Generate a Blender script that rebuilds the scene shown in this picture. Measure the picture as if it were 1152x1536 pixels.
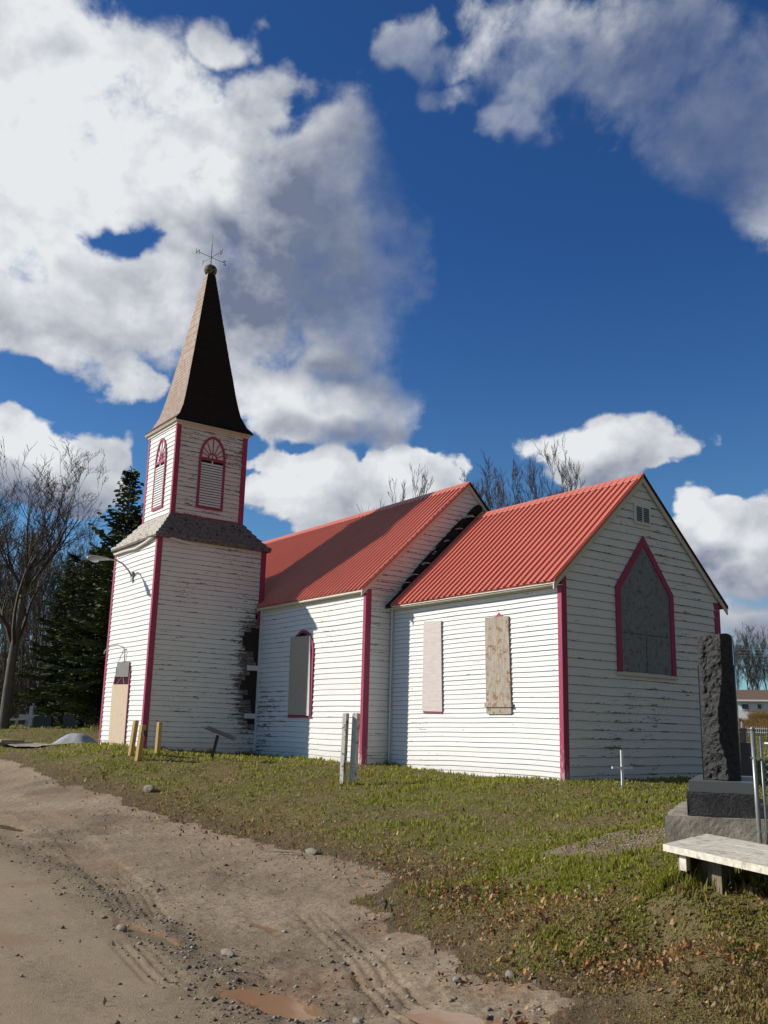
import bpy, math, random
import numpy as np
from mathutils import Vector, Matrix
random.seed(7); rng = np.random.default_rng(11)
for o in list(bpy.data.objects): bpy.data.objects.remove(o)
S = bpy.context.scene
COL = S.collection
R = math.radians

# ------------------------------------------------------------------ camera
cam = bpy.data.cameras.new("camera"); camo = bpy.data.objects.new("camera", cam); COL.objects.link(camo)
CAM = Vector((13.885, -14.601, 0.821))
yaw, pitch, roll = 0.9463, 0.2282, 0.0255
fw = Vector((-math.sin(yaw)*math.cos(pitch), math.cos(yaw)*math.cos(pitch), math.sin(pitch)))
rt = Vector((math.cos(yaw), math.sin(yaw), 0)); up = rt.cross(fw)
rt2 = math.cos(roll)*rt + math.sin(roll)*up; up2 = -math.sin(roll)*rt + math.cos(roll)*up
m = Matrix((rt2, up2, -fw)).transposed().to_4x4(); m.translation = CAM
camo.matrix_world = m
cam.sensor_fit = 'VERTICAL'; cam.sensor_height = 36; cam.lens = 1440.1/1536*36
cam.clip_start = 0.05; cam.clip_end = 3000
S.camera = camo

# ------------------------------------------------------------------ sun, sky, exposure
SUN_EL = R(29.0); SUN_H = Vector((-0.654, -0.756, 0)).normalized()
SUN = Vector((SUN_H.x*math.cos(SUN_EL), SUN_H.y*math.cos(SUN_EL), math.sin(SUN_EL)))
sl = bpy.data.lights.new("sun", 'SUN'); sl.energy = 4.9; sl.angle = R(0.5); sl.color = (1.0, 0.93, 0.82)
so = bpy.data.objects.new("sun", sl); COL.objects.link(so); so.rotation_euler = SUN.to_track_quat('Z', 'Y').to_euler(); so.location = (-30, -35, 30)
S.view_settings.view_transform = 'Standard'; S.view_settings.look = 'None'; S.view_settings.exposure = 0; S.view_settings.gamma = 1

W = bpy.data.worlds.new("World"); S.world = W; W.use_nodes = True
wt = W.node_tree; wt.nodes.clear()
class NT:
    """tiny helper for math on node sockets"""
    def __init__(s, tree): s.t = tree
    def n(s, typ, **kw):
        nd = s.t.nodes.new(typ)
        for k, v in kw.items(): setattr(nd, k, v)
        return nd
    def put(s, sock, v):
        if isinstance(v, bpy.types.NodeSocket): s.t.links.new(v, sock)
        else: sock.default_value = v
    def m(s, op, a, b=0.0, c=0.0, clamp=False):
        nd = s.n('ShaderNodeMath', operation=op); nd.use_clamp = clamp
        s.put(nd.inputs[0], a); s.put(nd.inputs[1], b)
        if len(nd.inputs) > 2: s.put(nd.inputs[2], c)
        return nd.outputs[0]
    def mix(s, f, a, b, blend='MIX'):
        nd = s.n('ShaderNodeMix', data_type='RGBA', blend_type=blend)
        s.put(nd.inputs['Factor'], f)
        s.put(nd.inputs[6], a if isinstance(a, bpy.types.NodeSocket) else (*a, 1) if len(a) == 3 else a)
        s.put(nd.inputs[7], b if isinstance(b, bpy.types.NodeSocket) else (*b, 1) if len(b) == 3 else b)
        return nd.outputs[2]
    def ss(s, x, lo, hi):
        nd = s.n('ShaderNodeMapRange', interpolation_type='SMOOTHSTEP')
        s.put(nd.inputs[0], x); s.put(nd.inputs[1], lo); s.put(nd.inputs[2], hi)
        return nd.outputs[0]
    def noise(s, vec, scale, detail=4, rough=0.55, dist=0.0, dim='3D'):
        nd = s.n('ShaderNodeTexNoise', noise_dimensions=dim)
        if vec is not None: s.put(nd.inputs['Vector'], vec)
        nd.inputs['Scale'].default_value = scale; nd.inputs['Detail'].default_value = detail
        nd.inputs['Roughness'].default_value = rough; nd.inputs['Distortion'].default_value = dist
        return nd.outputs[0]
    def vm(s, op, a, b):
        nd = s.n('ShaderNodeVectorMath', operation=op); s.put(nd.inputs[0], a); s.put(nd.inputs[1], b); return nd.outputs[0]
    def sep(s, v):
        nd = s.n('ShaderNodeSeparateXYZ'); s.put(nd.inputs[0], v); return nd.outputs
    def comb(s, x, y, z):
        nd = s.n('ShaderNodeCombineXYZ'); s.put(nd.inputs[0], x); s.put(nd.inputs[1], y); s.put(nd.inputs[2], z); return nd.outputs[0]

# clouds are placed by compass bearing (degrees clockwise of north-west) and elevation
PUFF = [(14.3,37.0,3.0,2.6),(25,33,4.5,6.5),(18.5,38.5,3.5,4),(4,36.4,3.2,1.2),(-4.5,15.2,3.2,2.6),(-1,12.5,5.5,2.4),(2,14.2,3.6,2.4),(13.2,16.4,5.6,1.9),(20.8,10.6,5.2,3.0),(22.5,12.8,2.2,1.6),(-20,15.2,5.5,2.6),(-23.8,35.4,12.4,5.3),(-22.1,28.7,13.4,6.8),(-17.5,34,10.3,4.8),(-11.4,31.8,8.3,5.1),(-14.1,25.3,11.8,5.4),(-21,22.5,9.4,3.6),(-9,35.4,3.3,2.6),(-12,38.4,3.1,1.4),(-4.7,29.1,6.6,6.7),(-2.7,25,4.3,5.6),(-5.4,19.5,7.1,2.9),(-15.7,20.2,2.4,1.9),(-4,32.7,4.9,3.4),(-21.5,14.6,5.5,2.8),(-18.6,14.5,2.8,2.6),(-6.4,14.1,2.2,2.4),(-2.3,13.9,6.1,2.2),(0.9,15.2,2.5,2.1),(-4,14.8,2.5,1.6),(11.9,16.8,2.8,1.6),(15.4,16.3,2.7,1.3),(13.1,15.5,4.2,1.6),(20.1,11.9,1.8,2.2),(18.3,11.4,2.2,1.7),(20.3,9.7,4.5,2.1),(22,6.7,3.7,2.2),(16.8,12.6,1.1,1),(8.1,39.1,4.9,3.1),(10.9,37,3,2.9),(4.4,38.1,3.6,1.3),(9.4,34.8,2.6,1.3),(17.2,37.6,4.9,3.7),(21.1,33.5,4.2,3.2),(20.6,37.8,5.1,2.7),(1.2,38.3,2.3,1.9),(23.6,35.1,4.1,4),(2.2,36.3,2.3,1)]
HOLE = [(-17,27.3,1.6,0.9),(-22.9,18.8,2.2,0.7)]
GREY = [(-2.9,29.2,7,7.7),(-6.2,25.6,7.7,4.4),(-1.7,21.2,3.8,4.2),(-11.1,29.3,3.8,2.1),(-20.2,12.1,4.4,1.5),(13.8,15.1,4.6,1.1),(20.6,8.6,4.8,1.5),(21.9,5.6,3.3,2.2),(21.1,33.8,6.4,5.3),(17.2,36.7,4.9,3.7),(-2.5,18.1,5,1.2),(18.9,10.5,2.9,1.1)]
SOFT = [(-1.1,28.1,6.1,9.1),(21.2,34.8,7.5,5.6),(10.2,36.1,6.4,3.9),(-1.7,19.7,5,3.1),(1.2,37.6,3.2,2.6),(21.9,6.3,4,2.2)]
LITE = [(-22.3,30.4,6.3,5.8),(-13.4,35.6,2.6,1.6),(-5,19.5,4.6,1.6),(-21.7,15.7,3.7,1.5),(0.9,15.8,2.5,1.6),(11.9,17.3,3.1,1),(20,12.7,2.1,0.9),(-14.6,30.6,2.5,2.1),(-6,14.8,2,1.6),(-11.9,31.5,2,1.5),(8.4,38.6,3,2)]
w = NT(wt)
tc = w.n('ShaderNodeTexCoord').outputs['Generated']
dx, dy, dz = w.sep(tc)[0:3]
AZ0 = 144.22
az = w.m('SUBTRACT', AZ0, w.m('MULTIPLY', w.m('ARCTAN2', dy, dx), 180/math.pi))
az = w.m('WRAP', az, 180.0, -180.0)
el = w.m('MULTIPLY', w.m('ARCSINE', dz), 180/math.pi)
cel = w.m('COSINE', w.m('ARCSINE', dz))
pvec = w.vm('MULTIPLY', tc, (1.0, 1.0, 1.25))
warp = w.n('ShaderNodeTexNoise'); w.put(warp.inputs['Vector'], pvec); warp.inputs['Scale'].default_value = 9; warp.inputs['Detail'].default_value = 3
wx, wy, wz = w.sep(warp.outputs['Color'])[0:3]
az_w = w.m('ADD', az, w.m('MULTIPLY', w.m('SUBTRACT', wx, 0.5), 9.0))
WX = w.noise(w.vm('ADD', pvec, (3.1, 1.7, 0.4)), 30, 3, 0.5); az_w = w.m('ADD', az_w, w.m('MULTIPLY', w.m('SUBTRACT', WX, 0.5), 3.0))
el_w = w.m('ADD', el, w.m('MULTIPLY', w.m('SUBTRACT', wy, 0.5), 5.0))
def blobs(lst, A, E, power=1.0):
    acc = None
    for (a, e, ra, re) in lst:
        x = w.m('MULTIPLY', w.m('SUBTRACT', A, a), 1/ra); y = w.m('MULTIPLY', w.m('SUBTRACT', E, e), 1/re)
        d = w.m('SUBTRACT', 1.0, w.m('SQRT', w.m('ADD', w.m('MULTIPLY', x, x), w.m('MULTIPLY', y, y))))
        acc = d if acc is None else w.m('SMOOTH_MAX', acc, d, 0.15)
    return acc
fb = w.noise(pvec, 10, 8, 0.54, 0.12)
fb2 = w.noise(w.vm('ADD', pvec, (0.020, -0.012, -0.026)), 10, 8, 0.54, 0.12)
fine = w.noise(pvec, 30, 6, 0.60, 0.2)
mid = w.noise(pvec, 5.5, 4, 0.5)
M = blobs(PUFF, az_w, el_w)
H = blobs(HOLE, az_w, el_w)
SF = w.ss(blobs(SOFT, az, el), -0.15, 0.45)
H = w.m('ADD', H, w.m('MULTIPLY', w.m('SUBTRACT', fine, 0.5), 2.6))
M = w.m('SUBTRACT', w.m('SMOOTH_MIN', M, 0.50, 0.2), w.m('MULTIPLY', w.ss(H, -1.2, 0.8), 0.75))
dens = w.m('ADD', M, w.m('MULTIPLY', w.m('SUBTRACT', fb, 0.5), w.m('ADD', 1.5, w.m('MULTIPLY', SF, -0.45))))
HI = w.ss(el, 29.0, 36.0); RT = w.ss(az, -2.0, 4.0)
wisp = w.noise(w.vm('MULTIPLY', pvec, (1.0, 1.6, 0.7)), 17, 9, 0.62, 0.25)
HR = w.m('MULTIPLY', HI, RT)
dens = w.m('ADD', dens, w.m('MULTIPLY', w.m('SUBTRACT', fine, 0.5), 0.55))
dens = w.m('ADD', dens, w.m('MULTIPLY', w.m('SUBTRACT', wisp, 0.5), w.m('ADD', 0.35, w.m('MULTIPLY', HR, 0.9))))
wid = w.m('ADD', w.m('ADD', 0.20, w.m('MULTIPLY', w.ss(el, 15.0, 25.0), 0.24)), w.m('ADD', w.m('MULTIPLY', SF, 0.45), w.m('MULTIPLY', HR, 0.25)))
lo = w.m('ADD', -0.03, w.m('MULTIPLY', SF, -0.12))
D = w.ss(dens, lo, w.m('ADD', lo, wid))
rel = w.m('MULTIPLY', w.m('SUBTRACT', fb2, fb), w.m('ADD', 2.0, w.m('MULTIPLY', SF, -1.3)))
G = w.ss(blobs(GREY, az_w, el_w), -0.45, 0.75)
L = w.ss(blobs(LITE, az_w, el_w), -0.35, 0.75)
shade = w.m('ADD', w.m('ADD', 0.74, w.m('MULTIPLY', G, -0.58)), w.m('MULTIPLY', L, 0.40))
shade = w.m('ADD', shade, rel)
shade = w.m('ADD', shade, w.m('MULTIPLY', w.m('SUBTRACT', mid, 0.5), 0.55))
shade = w.m('ADD', shade, w.m('MULTIPLY', w.m('SUBTRACT', fine, 0.5), 0.12), clamp=True)
ccol = w.mix(shade, (0.165, 0.200, 0.295), (0.80, 0.82, 0.84))
thin = w.ss(blobs([(21.1,34.0,8,8),(10,36,6,5),(1.2,37.6,3.5,3.2),(1.2,30,3.5,9),(2.2,25,3,6)], az, el), -0.2, 0.5)
D = w.m('MULTIPLY', D, w.m('SUBTRACT', 1.0, w.m('MULTIPLY', thin, 0.52)))
# added grey cloud in the unseen sky, east and overhead, dims ambient light
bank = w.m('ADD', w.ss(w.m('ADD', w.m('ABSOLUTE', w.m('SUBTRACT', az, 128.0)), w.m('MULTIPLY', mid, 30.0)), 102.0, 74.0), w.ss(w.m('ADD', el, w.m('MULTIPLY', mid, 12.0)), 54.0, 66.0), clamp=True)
sky = w.n('ShaderNodeTexSky', sky_type='NISHITA'); sky.sun_disc = False; sky.sun_elevation = SUN_EL
sky.sun_rotation = math.atan2(SUN_H.x, SUN_H.y); sky.air_density = 1.0; sky.dust_density = 0.3; sky.ozone_density = 2.5
STR = 0.10
tint = w.mix(w.ss(el, 2.0, 30.0), (0.58, 0.88, 1.08), (0.235, 0.52, 0.90))
skyc = w.mix(1.0, sky.outputs[0], tint, 'MULTIPLY')
cc = w.vm('MULTIPLY', ccol, (1/STR, 1/STR, 1/STR))
sky_dimmer_col = w.vm('MULTIPLY', w.mix(mid, (0.105, 0.125, 0.150), (0.180, 0.205, 0.235)), (1/STR, 1/STR, 1/STR))
fin = w.mix(D, skyc, cc); fin = w.mix(bank, fin, sky_dimmer_col)
bg = w.n('ShaderNodeBackground'); wt.links.new(fin, bg.inputs[0]); bg.inputs[1].default_value = STR
wo = w.n('ShaderNodeOutputWorld'); wt.links.new(bg.outputs[0], wo.inputs[0])
W.cycles.sampling_method = 'MANUAL'; W.cycles.sample_map_resolution = 512

# ------------------------------------------------------------------ materials
def mat(name, fn, rough=0.8, spec=0.3):
    mt = bpy.data.materials.new(name); mt.use_nodes = True; t = mt.node_tree
    b = t.nodes['Principled BSDF']; b.inputs['Roughness'].default_value = rough
    b.inputs['Specular IOR Level'].default_value = spec
    h = NT(t); r = fn(h, b)
    if r is not None: h.put(b.inputs['Base Color'], r if isinstance(r, bpy.types.NodeSocket) else (*r, 1))
    return mt
def bump(h, b, height, dist=0.01, strength=0.6):
    nd = h.n('ShaderNodeBump'); nd.inputs['Distance'].default_value = dist; nd.inputs['Strength'].default_value = strength
    h.put(nd.inputs['Height'], height); h.t.links.new(nd.outputs[0], b.inputs['Normal'])
def pos(h): return h.n('ShaderNodeNewGeometry').outputs['Position']
def siding_mat(name, peel, axis, rot=None, zoff=-0.0, ex=0.138, dirty=0.25, dark=(0.055, 0.045, 0.04)):
    def f(h, b):
        p = pos(h); x, y, z = h.sep(p)[0:3]
        st = h.vm('MULTIPLY', p, (1.1, 1.1, 12.0))
        n1 = h.noise(st, 1.5, 7, 0.68); n2 = h.noise(h.vm('MULTIPLY', p, (7, 7, 30)), 1.6, 6, 0.7); big = h.noise(p, 0.55, 3)
        fr = h.m('FRACT', h.m('DIVIDE', h.m('ADD', z, zoff), ex)); edge = h.ss(fr, 0.34, 0.0)
        q = h.m('ADD', h.m('MULTIPLY', n1, 0.62), h.m('ADD', h.m('MULTIPLY', n2, 0.50), h.m('MULTIPLY', h.m('SUBTRACT', big, 0.5), 0.22)))
        q = h.m('ADD', q, h.m('MULTIPLY', edge, 0.075 if peel > .05 else 0.03))
        th = 0.81 - peel
        if rot:   # heavier weathering towards one point of the wall (a leak), its own ragged shape
            s, zc, rs, rz, am = rot; a = (x, y)[axis]
            dd = h.m('SQRT', h.m('ADD', h.m('POWER', h.m('MULTIPLY', h.m('SUBTRACT', a, s), 1/rs), 2), h.m('POWER', h.m('MULTIPLY', h.m('SUBTRACT', z, zc), 1/rz), 4)))
            q = h.m('ADD', q, h.m('MULTIPLY', h.m('SUBTRACT', 1.0, h.m('MINIMUM', dd, 1.0)), am))
        pl = h.ss(q, th, th + 0.035)
        wood = h.mix(h.ss(h.noise(h.vm('MULTIPLY', p, (3, 3, 30)), 3, 5), .4, .62), dark, (0.30, 0.265, 0.235))
        base = h.mix(h.noise(p, 2.3, 5), (0.80, 0.79, 0.765), (0.70, 0.70, 0.69))
        base = h.mix(h.m('MULTIPLY', h.ss(n2, 0.52, 0.75), 0.35), base, (0.50, 0.49, 0.46))
        grime = h.m('MULTIPLY', h.ss(h.m('ADD', z, h.m('MULTIPLY', n1, 1.2)), 1.35, 0.3), dirty)
        base = h.mix(grime, base, (0.42, 0.40, 0.31))
        bump(h, b, h.m('SUBTRACT', h.m('MULTIPLY', n2, 0.3), h.m('MULTIPLY', pl, 0.5)), 0.006, 0.5)
        return h.mix(pl, base, wood)
    return mat(name, f, 0.62, 0.3)
M_SID_S = siding_mat('white_paint_sunny', 0.10, 0, dirty=0.3)
M_SID_E = siding_mat('white_paint_peeling', 0.152, 1, zoff=.05, ex=.180, dirty=0.25)
M_SID_TW = siding_mat('white_paint_rotten', 0.145, 1, rot=(-0.75, 2.5, 1.15, 2.2, 0.36), zoff=-.2, dirty=0.3)
M_SID_TS = siding_mat('white_paint_tower', 0.06, 0, dirty=0.25)
M_SID_TU = siding_mat('white_paint_belfry', 0.19, 1, zoff=-6.86, dirty=0.0)
M_SID_NS = siding_mat('white_paint_nave', 0.10, 0, rot=(-11.3, 0.9, 2.3, 1.3, 0.15), dirty=0.45)
def paint(name, col, worn, wornc=(0.42, 0.36, 0.33), peel=0.0, rough=0.6):
    def f(h, b):
        p = pos(h); n = h.noise(p, 5, 6, 0.65); n2 = h.noise(h.vm('MULTIPLY', p, (14, 14, 2.5)), 2.2, 6, 0.7)
        c = h.mix(n, tuple(v*0.82 for v in col), tuple(min(1, v*1.12) for v in col))
        z = h.sep(p)[2]
        k = h.m('ADD', n2, h.m('MULTIPLY', h.ss(z, 0.9, 0.0), 0.16*worn))
        bump(h, b, n2, 0.004, 0.5)
        return h.mix(h.ss(k, 0.68 - peel, 0.74 - peel), c, wornc)
    return mat(name, f, rough, 0.3)
M_PINK = paint('magenta_trim', (0.36, 0.052, 0.112), 1.0, (0.55, 0.36, 0.38), 0.05)
M_CREAM = paint('cream_fascia', (0.66, 0.63, 0.54), 0.2, (0.25, 0.22, 0.18), 0.03)
M_WHITE = paint('white_trim', (0.76, 0.76, 0.75), 0.6, (0.30, 0.27, 0.24), 0.04)
def f_red(h, b):
    p = pos(h); n = h.noise(p, 1.3, 5); n2 = h.noise(h.vm('MULTIPLY', p, (9, 2, 2)), 3, 6, 0.7)
    c = h.mix(n, (0.54, 0.140, 0.098), (0.66, 0.195, 0.140)); c = h.mix(h.m('MULTIPLY', h.ss(n2, 0.55, 0.8), 0.5), c, (0.60, 0.24, 0.185))
    return c
M_RED = mat('red_sheet_metal', f_red, 0.42, 0.45)
def f_wood(c0, c1, sc=(3, 3, 3), stain=None):
    def f(h, b):
        p = pos(h); n = h.noise(h.vm('MULTIPLY', p, sc), 4, 8, 0.7); c = h.mix(h.ss(n, 0.3, 0.7), c0, c1)
        if stain: c = h.mix(h.ss(h.noise(p, 9, 7, 0.72), 0.54, 0.60), c, stain)
        bump(h, b, n, 0.003, 0.22); return c
    return f
M_BOARD = mat('pale_pink_board', f_wood((0.56, 0.49, 0.465), (0.66, 0.60, 0.57), (1, 1, 6)), 0.8)
M_BOARD_W = mat('weathered_plywood', f_wood((0.30, 0.245, 0.19), (0.50, 0.44, 0.37), (12, 12, 1.2), (0.27, 0.145, 0.075)), 0.85)
M_BOARD_N = mat('tan_board', f_wood((0.42, 0.33, 0.25), (0.52, 0.42, 0.32), (8, 8, 1.2)), 0.8)
M_BOARD_E = mat('blue_grey_plywood', f_wood((0.17, 0.185, 0.20), (0.27, 0.285, 0.30), (7, 7, 1.4), (0.13, 0.14, 0.15)), 0.8)
M_OSB = mat('chipboard_door', f_wood((0.50, 0.40, 0.28), (0.66, 0.55, 0.41), (16, 16, 7), (0.60, 0.40, 0.30)), 0.85)
M_DARKW = mat('rotten_sheathing', f_wood((0.018, 0.013, 0.011), (0.065, 0.048, 0.040), (4, 4, 30)), 0.95)
M_GREYW = mat('grey_wood', f_wood((0.14, 0.135, 0.125), (0.30, 0.29, 0.27), (20, 20, 2)), 0.9)
M_BLACK = mat('black_interior', lambda h, b: (0.012, 0.010, 0.010), 0.95)
def f_shingle(h, b):
    p = pos(h); x, y, z = h.sep(p)[0:3]
    row = h.m('FLOOR', h.m('MULTIPLY', z, 9.0)); a = h.m('ADD', x, y)
    cell = h.m('FLOOR', h.m('ADD', h.m('MULTIPLY', a, 7.0), h.m('MULTIPLY', row, 0.37)))
    wn = h.n('ShaderNodeTexWhiteNoise', noise_dimensions='2D'); h.put(wn.inputs['Vector'], h.comb(cell, row, 0.0))
    c = h.mix(wn.outputs[0], (0.36, 0.27, 0.22), (0.46, 0.36, 0.30))
    n = h.noise(h.vm('MULTIPLY', p, (6, 6, 9)), 1.6, 7, 0.72)
    c = h.mix(h.ss(n, 0.60, 0.68), c, (0.22, 0.08, 0.05))
    fz = h.m('FRACT', h.m('MULTIPLY', z, 9.0)); ln = h.ss(fz, 0.16, 0.0)
    c = h.mix(h.m('MULTIPLY', ln, 0.35), c, (0.10, 0.07, 0.055))
    bump(h, b, n, 0.004, 0.25); return c
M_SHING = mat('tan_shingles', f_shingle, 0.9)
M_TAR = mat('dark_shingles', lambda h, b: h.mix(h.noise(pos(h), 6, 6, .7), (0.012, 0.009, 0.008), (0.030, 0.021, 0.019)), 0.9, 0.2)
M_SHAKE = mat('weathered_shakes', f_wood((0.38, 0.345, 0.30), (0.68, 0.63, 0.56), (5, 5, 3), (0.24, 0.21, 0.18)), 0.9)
M_SHAKE_SHADE = mat('shaded_shakes', f_wood((0.09, 0.08, 0.075), (0.26, 0.235, 0.22), (6, 6, 3), (0.035, 0.03, 0.03)), 0.9)  # same shakes as the sunny sides, with shade put into the colour
M_BALL = mat('weathered_ball', lambda h, b: h.mix(h.ss(h.noise(pos(h), 9, 6, .7), .4, .62), (0.035, 0.030, 0.022), (0.27, 0.25, 0.19)), 0.8)
M_IRON = mat('dark_iron', lambda h, b: (0.025, 0.025, 0.028), 0.5, 0.5)
M_GALV = mat('galvanised_steel', lambda h, b: h.mix(h.noise(pos(h), 22, 5), (0.20, 0.21, 0.21), (0.36, 0.365, 0.36)), 0.42, 0.5); M_GALV.node_tree.nodes['Principled BSDF'].inputs['Metallic'].default_value = 0.55
M_LAMPG = mat('lamp_grey', lambda h, b: (0.42, 0.43, 0.42), 0.45, 0.5)
M_GLASS = mat('lamp_lens', lambda h, b: (0.80, 0.82, 0.82), 0.15, 0.6)
def f_conc(h, b):
    p = pos(h); n = h.noise(p, 3, 8, .65); n2 = h.noise(p, 40, 4, .6)
    c = h.mix(h.ss(n, .32, .68), (0.25, 0.215, 0.17), (0.43, 0.38, 0.305)); c = h.mix(h.ss(n2, .62, .7), c, (0.10, 0.09, 0.08))
    bump(h, b, h.m('ADD', n2, n), 0.008, 0.6); return c
M_CONC = mat('rough_concrete', f_conc, 0.9)
def f_gran(h, b):
    p = pos(h); n = h.noise(p, 60, 5, .75); v = h.noise(p, 7, 8, .7)
    c = h.mix(h.ss(n, .45, .72), (0.018, 0.018, 0.019), (0.075, 0.073, 0.068)); bump(h, b, h.m('ADD', v, h.m('MULTIPLY', n, .25)), 0.03, 0.8)
    return c
M_GRAN = mat('rough_black_granite', f_gran, 0.62, 0.4)
M_GRANP = mat('polished_dark_granite', lambda h, b: h.mix(h.noise(pos(h), 90, 4, .7), (0.012, 0.013, 0.016), (0.030, 0.032, 0.036)), 0.13, 0.5)
M_GRANM = mat('honed_grey_granite', lambda h, b: h.mix(h.noise(pos(h), 70, 4, .7), (0.085, 0.088, 0.088), (0.14, 0.142, 0.14)), 0.45, 0.5)
M_BENCH = mat('bench_planks', f_wood((0.52, 0.47, 0.38), (0.76, 0.71, 0.61), (5, 5, 5), (0.42, 0.36, 0.27)), 0.8)
M_BLEG = mat('bench_timber', f_wood((0.10, 0.082, 0.06), (0.24, 0.20, 0.145), (14, 14, 3)), 0.9)
M_YWOOD = mat('yellow_lumber', f_wood((0.40, 0.25, 0.085), (0.58, 0.40, 0.17), (20, 20, 2)), 0.8)
M_PEELPOST = mat('peeling_white_post', f_wood((0.42, 0.39, 0.34), (0.74, 0.71, 0.65), (22, 22, 2), (0.12, 0.10, 0.085)), 0.85)
M_SIGN = mat('dark_sign', lambda h, b: h.mix(h.noise(pos(h), 9, 5), (0.035, 0.035, 0.036), (0.07, 0.07, 0.07)), 0.5)
M_SIGNG = mat('sign_edge_grey', lambda h, b: (0.15, 0.15, 0.145), 0.6)
M_CROSSW = mat('white_cross_paint', lambda h, b: h.mix(h.noise(pos(h), 12, 5), (0.66, 0.66, 0.65), (0.80, 0.80, 0.79)), 0.6)
M_CROSSG = mat('grey_cross_wood', lambda h, b: h.mix(h.noise(pos(h), 8, 5), (0.42, 0.44, 0.46), (0.62, 0.64, 0.65)), 0.8)
M_STONEL = mat('light_headstone', lambda h, b: h.mix(h.noise(pos(h), 6, 6), (0.24, 0.25, 0.26), (0.36, 0.37, 0.38)), 0.7)
M_STONED = mat('dark_headstone', lambda h, b: h.mix(h.noise(pos(h), 20, 5), (0.022, 0.024, 0.028), (0.045, 0.047, 0.05)), 0.4, 0.5)
M_TARP = mat('white_cover', lambda h, b: h.mix(h.noise(pos(h), 4, 5), (0.34, 0.355, 0.37), (0.58, 0.59, 0.60)), 0.4)
M_BROWN = mat('brown_marker', f_wood((0.15, 0.085, 0.07), (0.33, 0.22, 0.19), (8, 8, 2)), 0.8)
M_HROOF = mat('brown_roof_shingles', lambda h, b: h.mix(h.noise(pos(h), 1.5, 6), (0.12, 0.075, 0.058), (0.19, 0.125, 0.10)), 0.9)
M_HWALL = mat('white_house_wall', lambda h, b: (0.72, 0.72, 0.70), 0.7)
M_HWIN = mat('dark_window_glass', lambda h, b: (0.05, 0.055, 0.06), 0.2, 0.5)
M_SHED = mat('grey_shed_roof', lambda h, b: h.mix(h.noise(pos(h), 2, 6), (0.12, 0.105, 0.10), (0.20, 0.18, 0.17)), 0.85)
M_ROCK = mat('pale_rock', lambda h, b: h.mix(h.noise(pos(h), 25, 6), (0.17, 0.145, 0.115), (0.34, 0.30, 0.25)), 0.85)
def f_bark(h, b):
    p = pos(h); n = h.noise(h.vm('MULTIPLY', p, (7, 7, 1.5)), 1.5, 7, .7)
    bump(h, b, n, 0.05, 0.8); return h.mix(n, (0.045, 0.038, 0.032), (0.20, 0.175, 0.15))
M_BARK = mat('grey_bark', f_bark, 0.9)
M_TWIG = mat('twig_bark', lambda h, b: h.mix(h.noise(pos(h), .4, 3), (0.050, 0.042, 0.036), (0.11, 0.093, 0.080)), 0.9)
M_NEED = mat('spruce_needles', lambda h, b: h.mix(h.ss(h.noise(pos(h), 1.3, 4), .35, .68), (0.030, 0.046, 0.018), (0.125, 0.155, 0.052)), 0.75)
M_BRUSH = mat('brush', lambda h, b: h.mix(h.noise(pos(h), .8, 4), (0.045, 0.036, 0.027), (0.125, 0.10, 0.075)), 0.95)
M_BRUSHG = mat('autumn_shrub', lambda h, b: h.mix(h.noise(pos(h), 1.8, 4), (0.13, 0.075, 0.03), (0.24, 0.15, 0.05)), 0.95)
def vcol_mat(name, rough, trans=0.0, spec=0.25):
    def f(h, b):
        a = h.n('ShaderNodeVertexColor', layer_name='col')
        if trans:
            tr = h.n('ShaderNodeBsdfTranslucent'); h.put(tr.inputs[0], a.outputs[0]); mx = h.n('ShaderNodeMixShader'); mx.inputs[0].default_value = trans
            out = h.t.nodes['Material Output']; h.t.links.new(b.outputs[0], mx.inputs[1]); h.t.links.new(tr.outputs[0], mx.inputs[2]); h.t.links.new(mx.outputs[0], out.inputs[0])
        return a.outputs[0]
    return mat(name, f, rough, spec)
M_BLADE = vcol_mat('grass_blades', 0.6, 0.45)
M_LEAF = vcol_mat('dry_leaves', 0.75, 0.2)
M_PEB = vcol_mat('pebbles', 0.85)
def f_lawn(h, b):
    p = pos(h); n = h.noise(p, 0.55, 6, .6); n2 = h.noise(p, 9, 7, .7); n3 = h.noise(p, 60, 4, .6)
    c = h.mix(h.ss(n, .38, .62), (0.140, 0.135, 0.038), (0.190, 0.150, 0.070)); c = h.mix(h.ss(n2, .42, .68), c, (0.26, 0.20, 0.10))
    c = h.mix(h.m('MULTIPLY', h.ss(n3, .5, .7), .5), c, (0.03, 0.025, 0.014)); bump(h, b, h.m('ADD', n2, n3), 0.04, 0.8)
    at = h.n('ShaderNodeVertexColor', layer_name='tone'); s = h.sep(at.outputs[0])
    c = h.mix(h.m('MULTIPLY', s[2], 0.9), c, h.mix(n2, (0.09, 0.062, 0.040), (0.19, 0.135, 0.09)))
    gv = h.m('MULTIPLY', s[1], h.ss(h.noise(p, 5, 5, .6), .25, .5))
    gc = h.mix(h.noise(p, 45, 5, .8), (0.15, 0.115, 0.085), (0.40, 0.34, 0.28))
    return h.mix(gv, c, gc)
M_LAWN = mat('lawn_soil', f_lawn, 0.95, 0.1)
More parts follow.
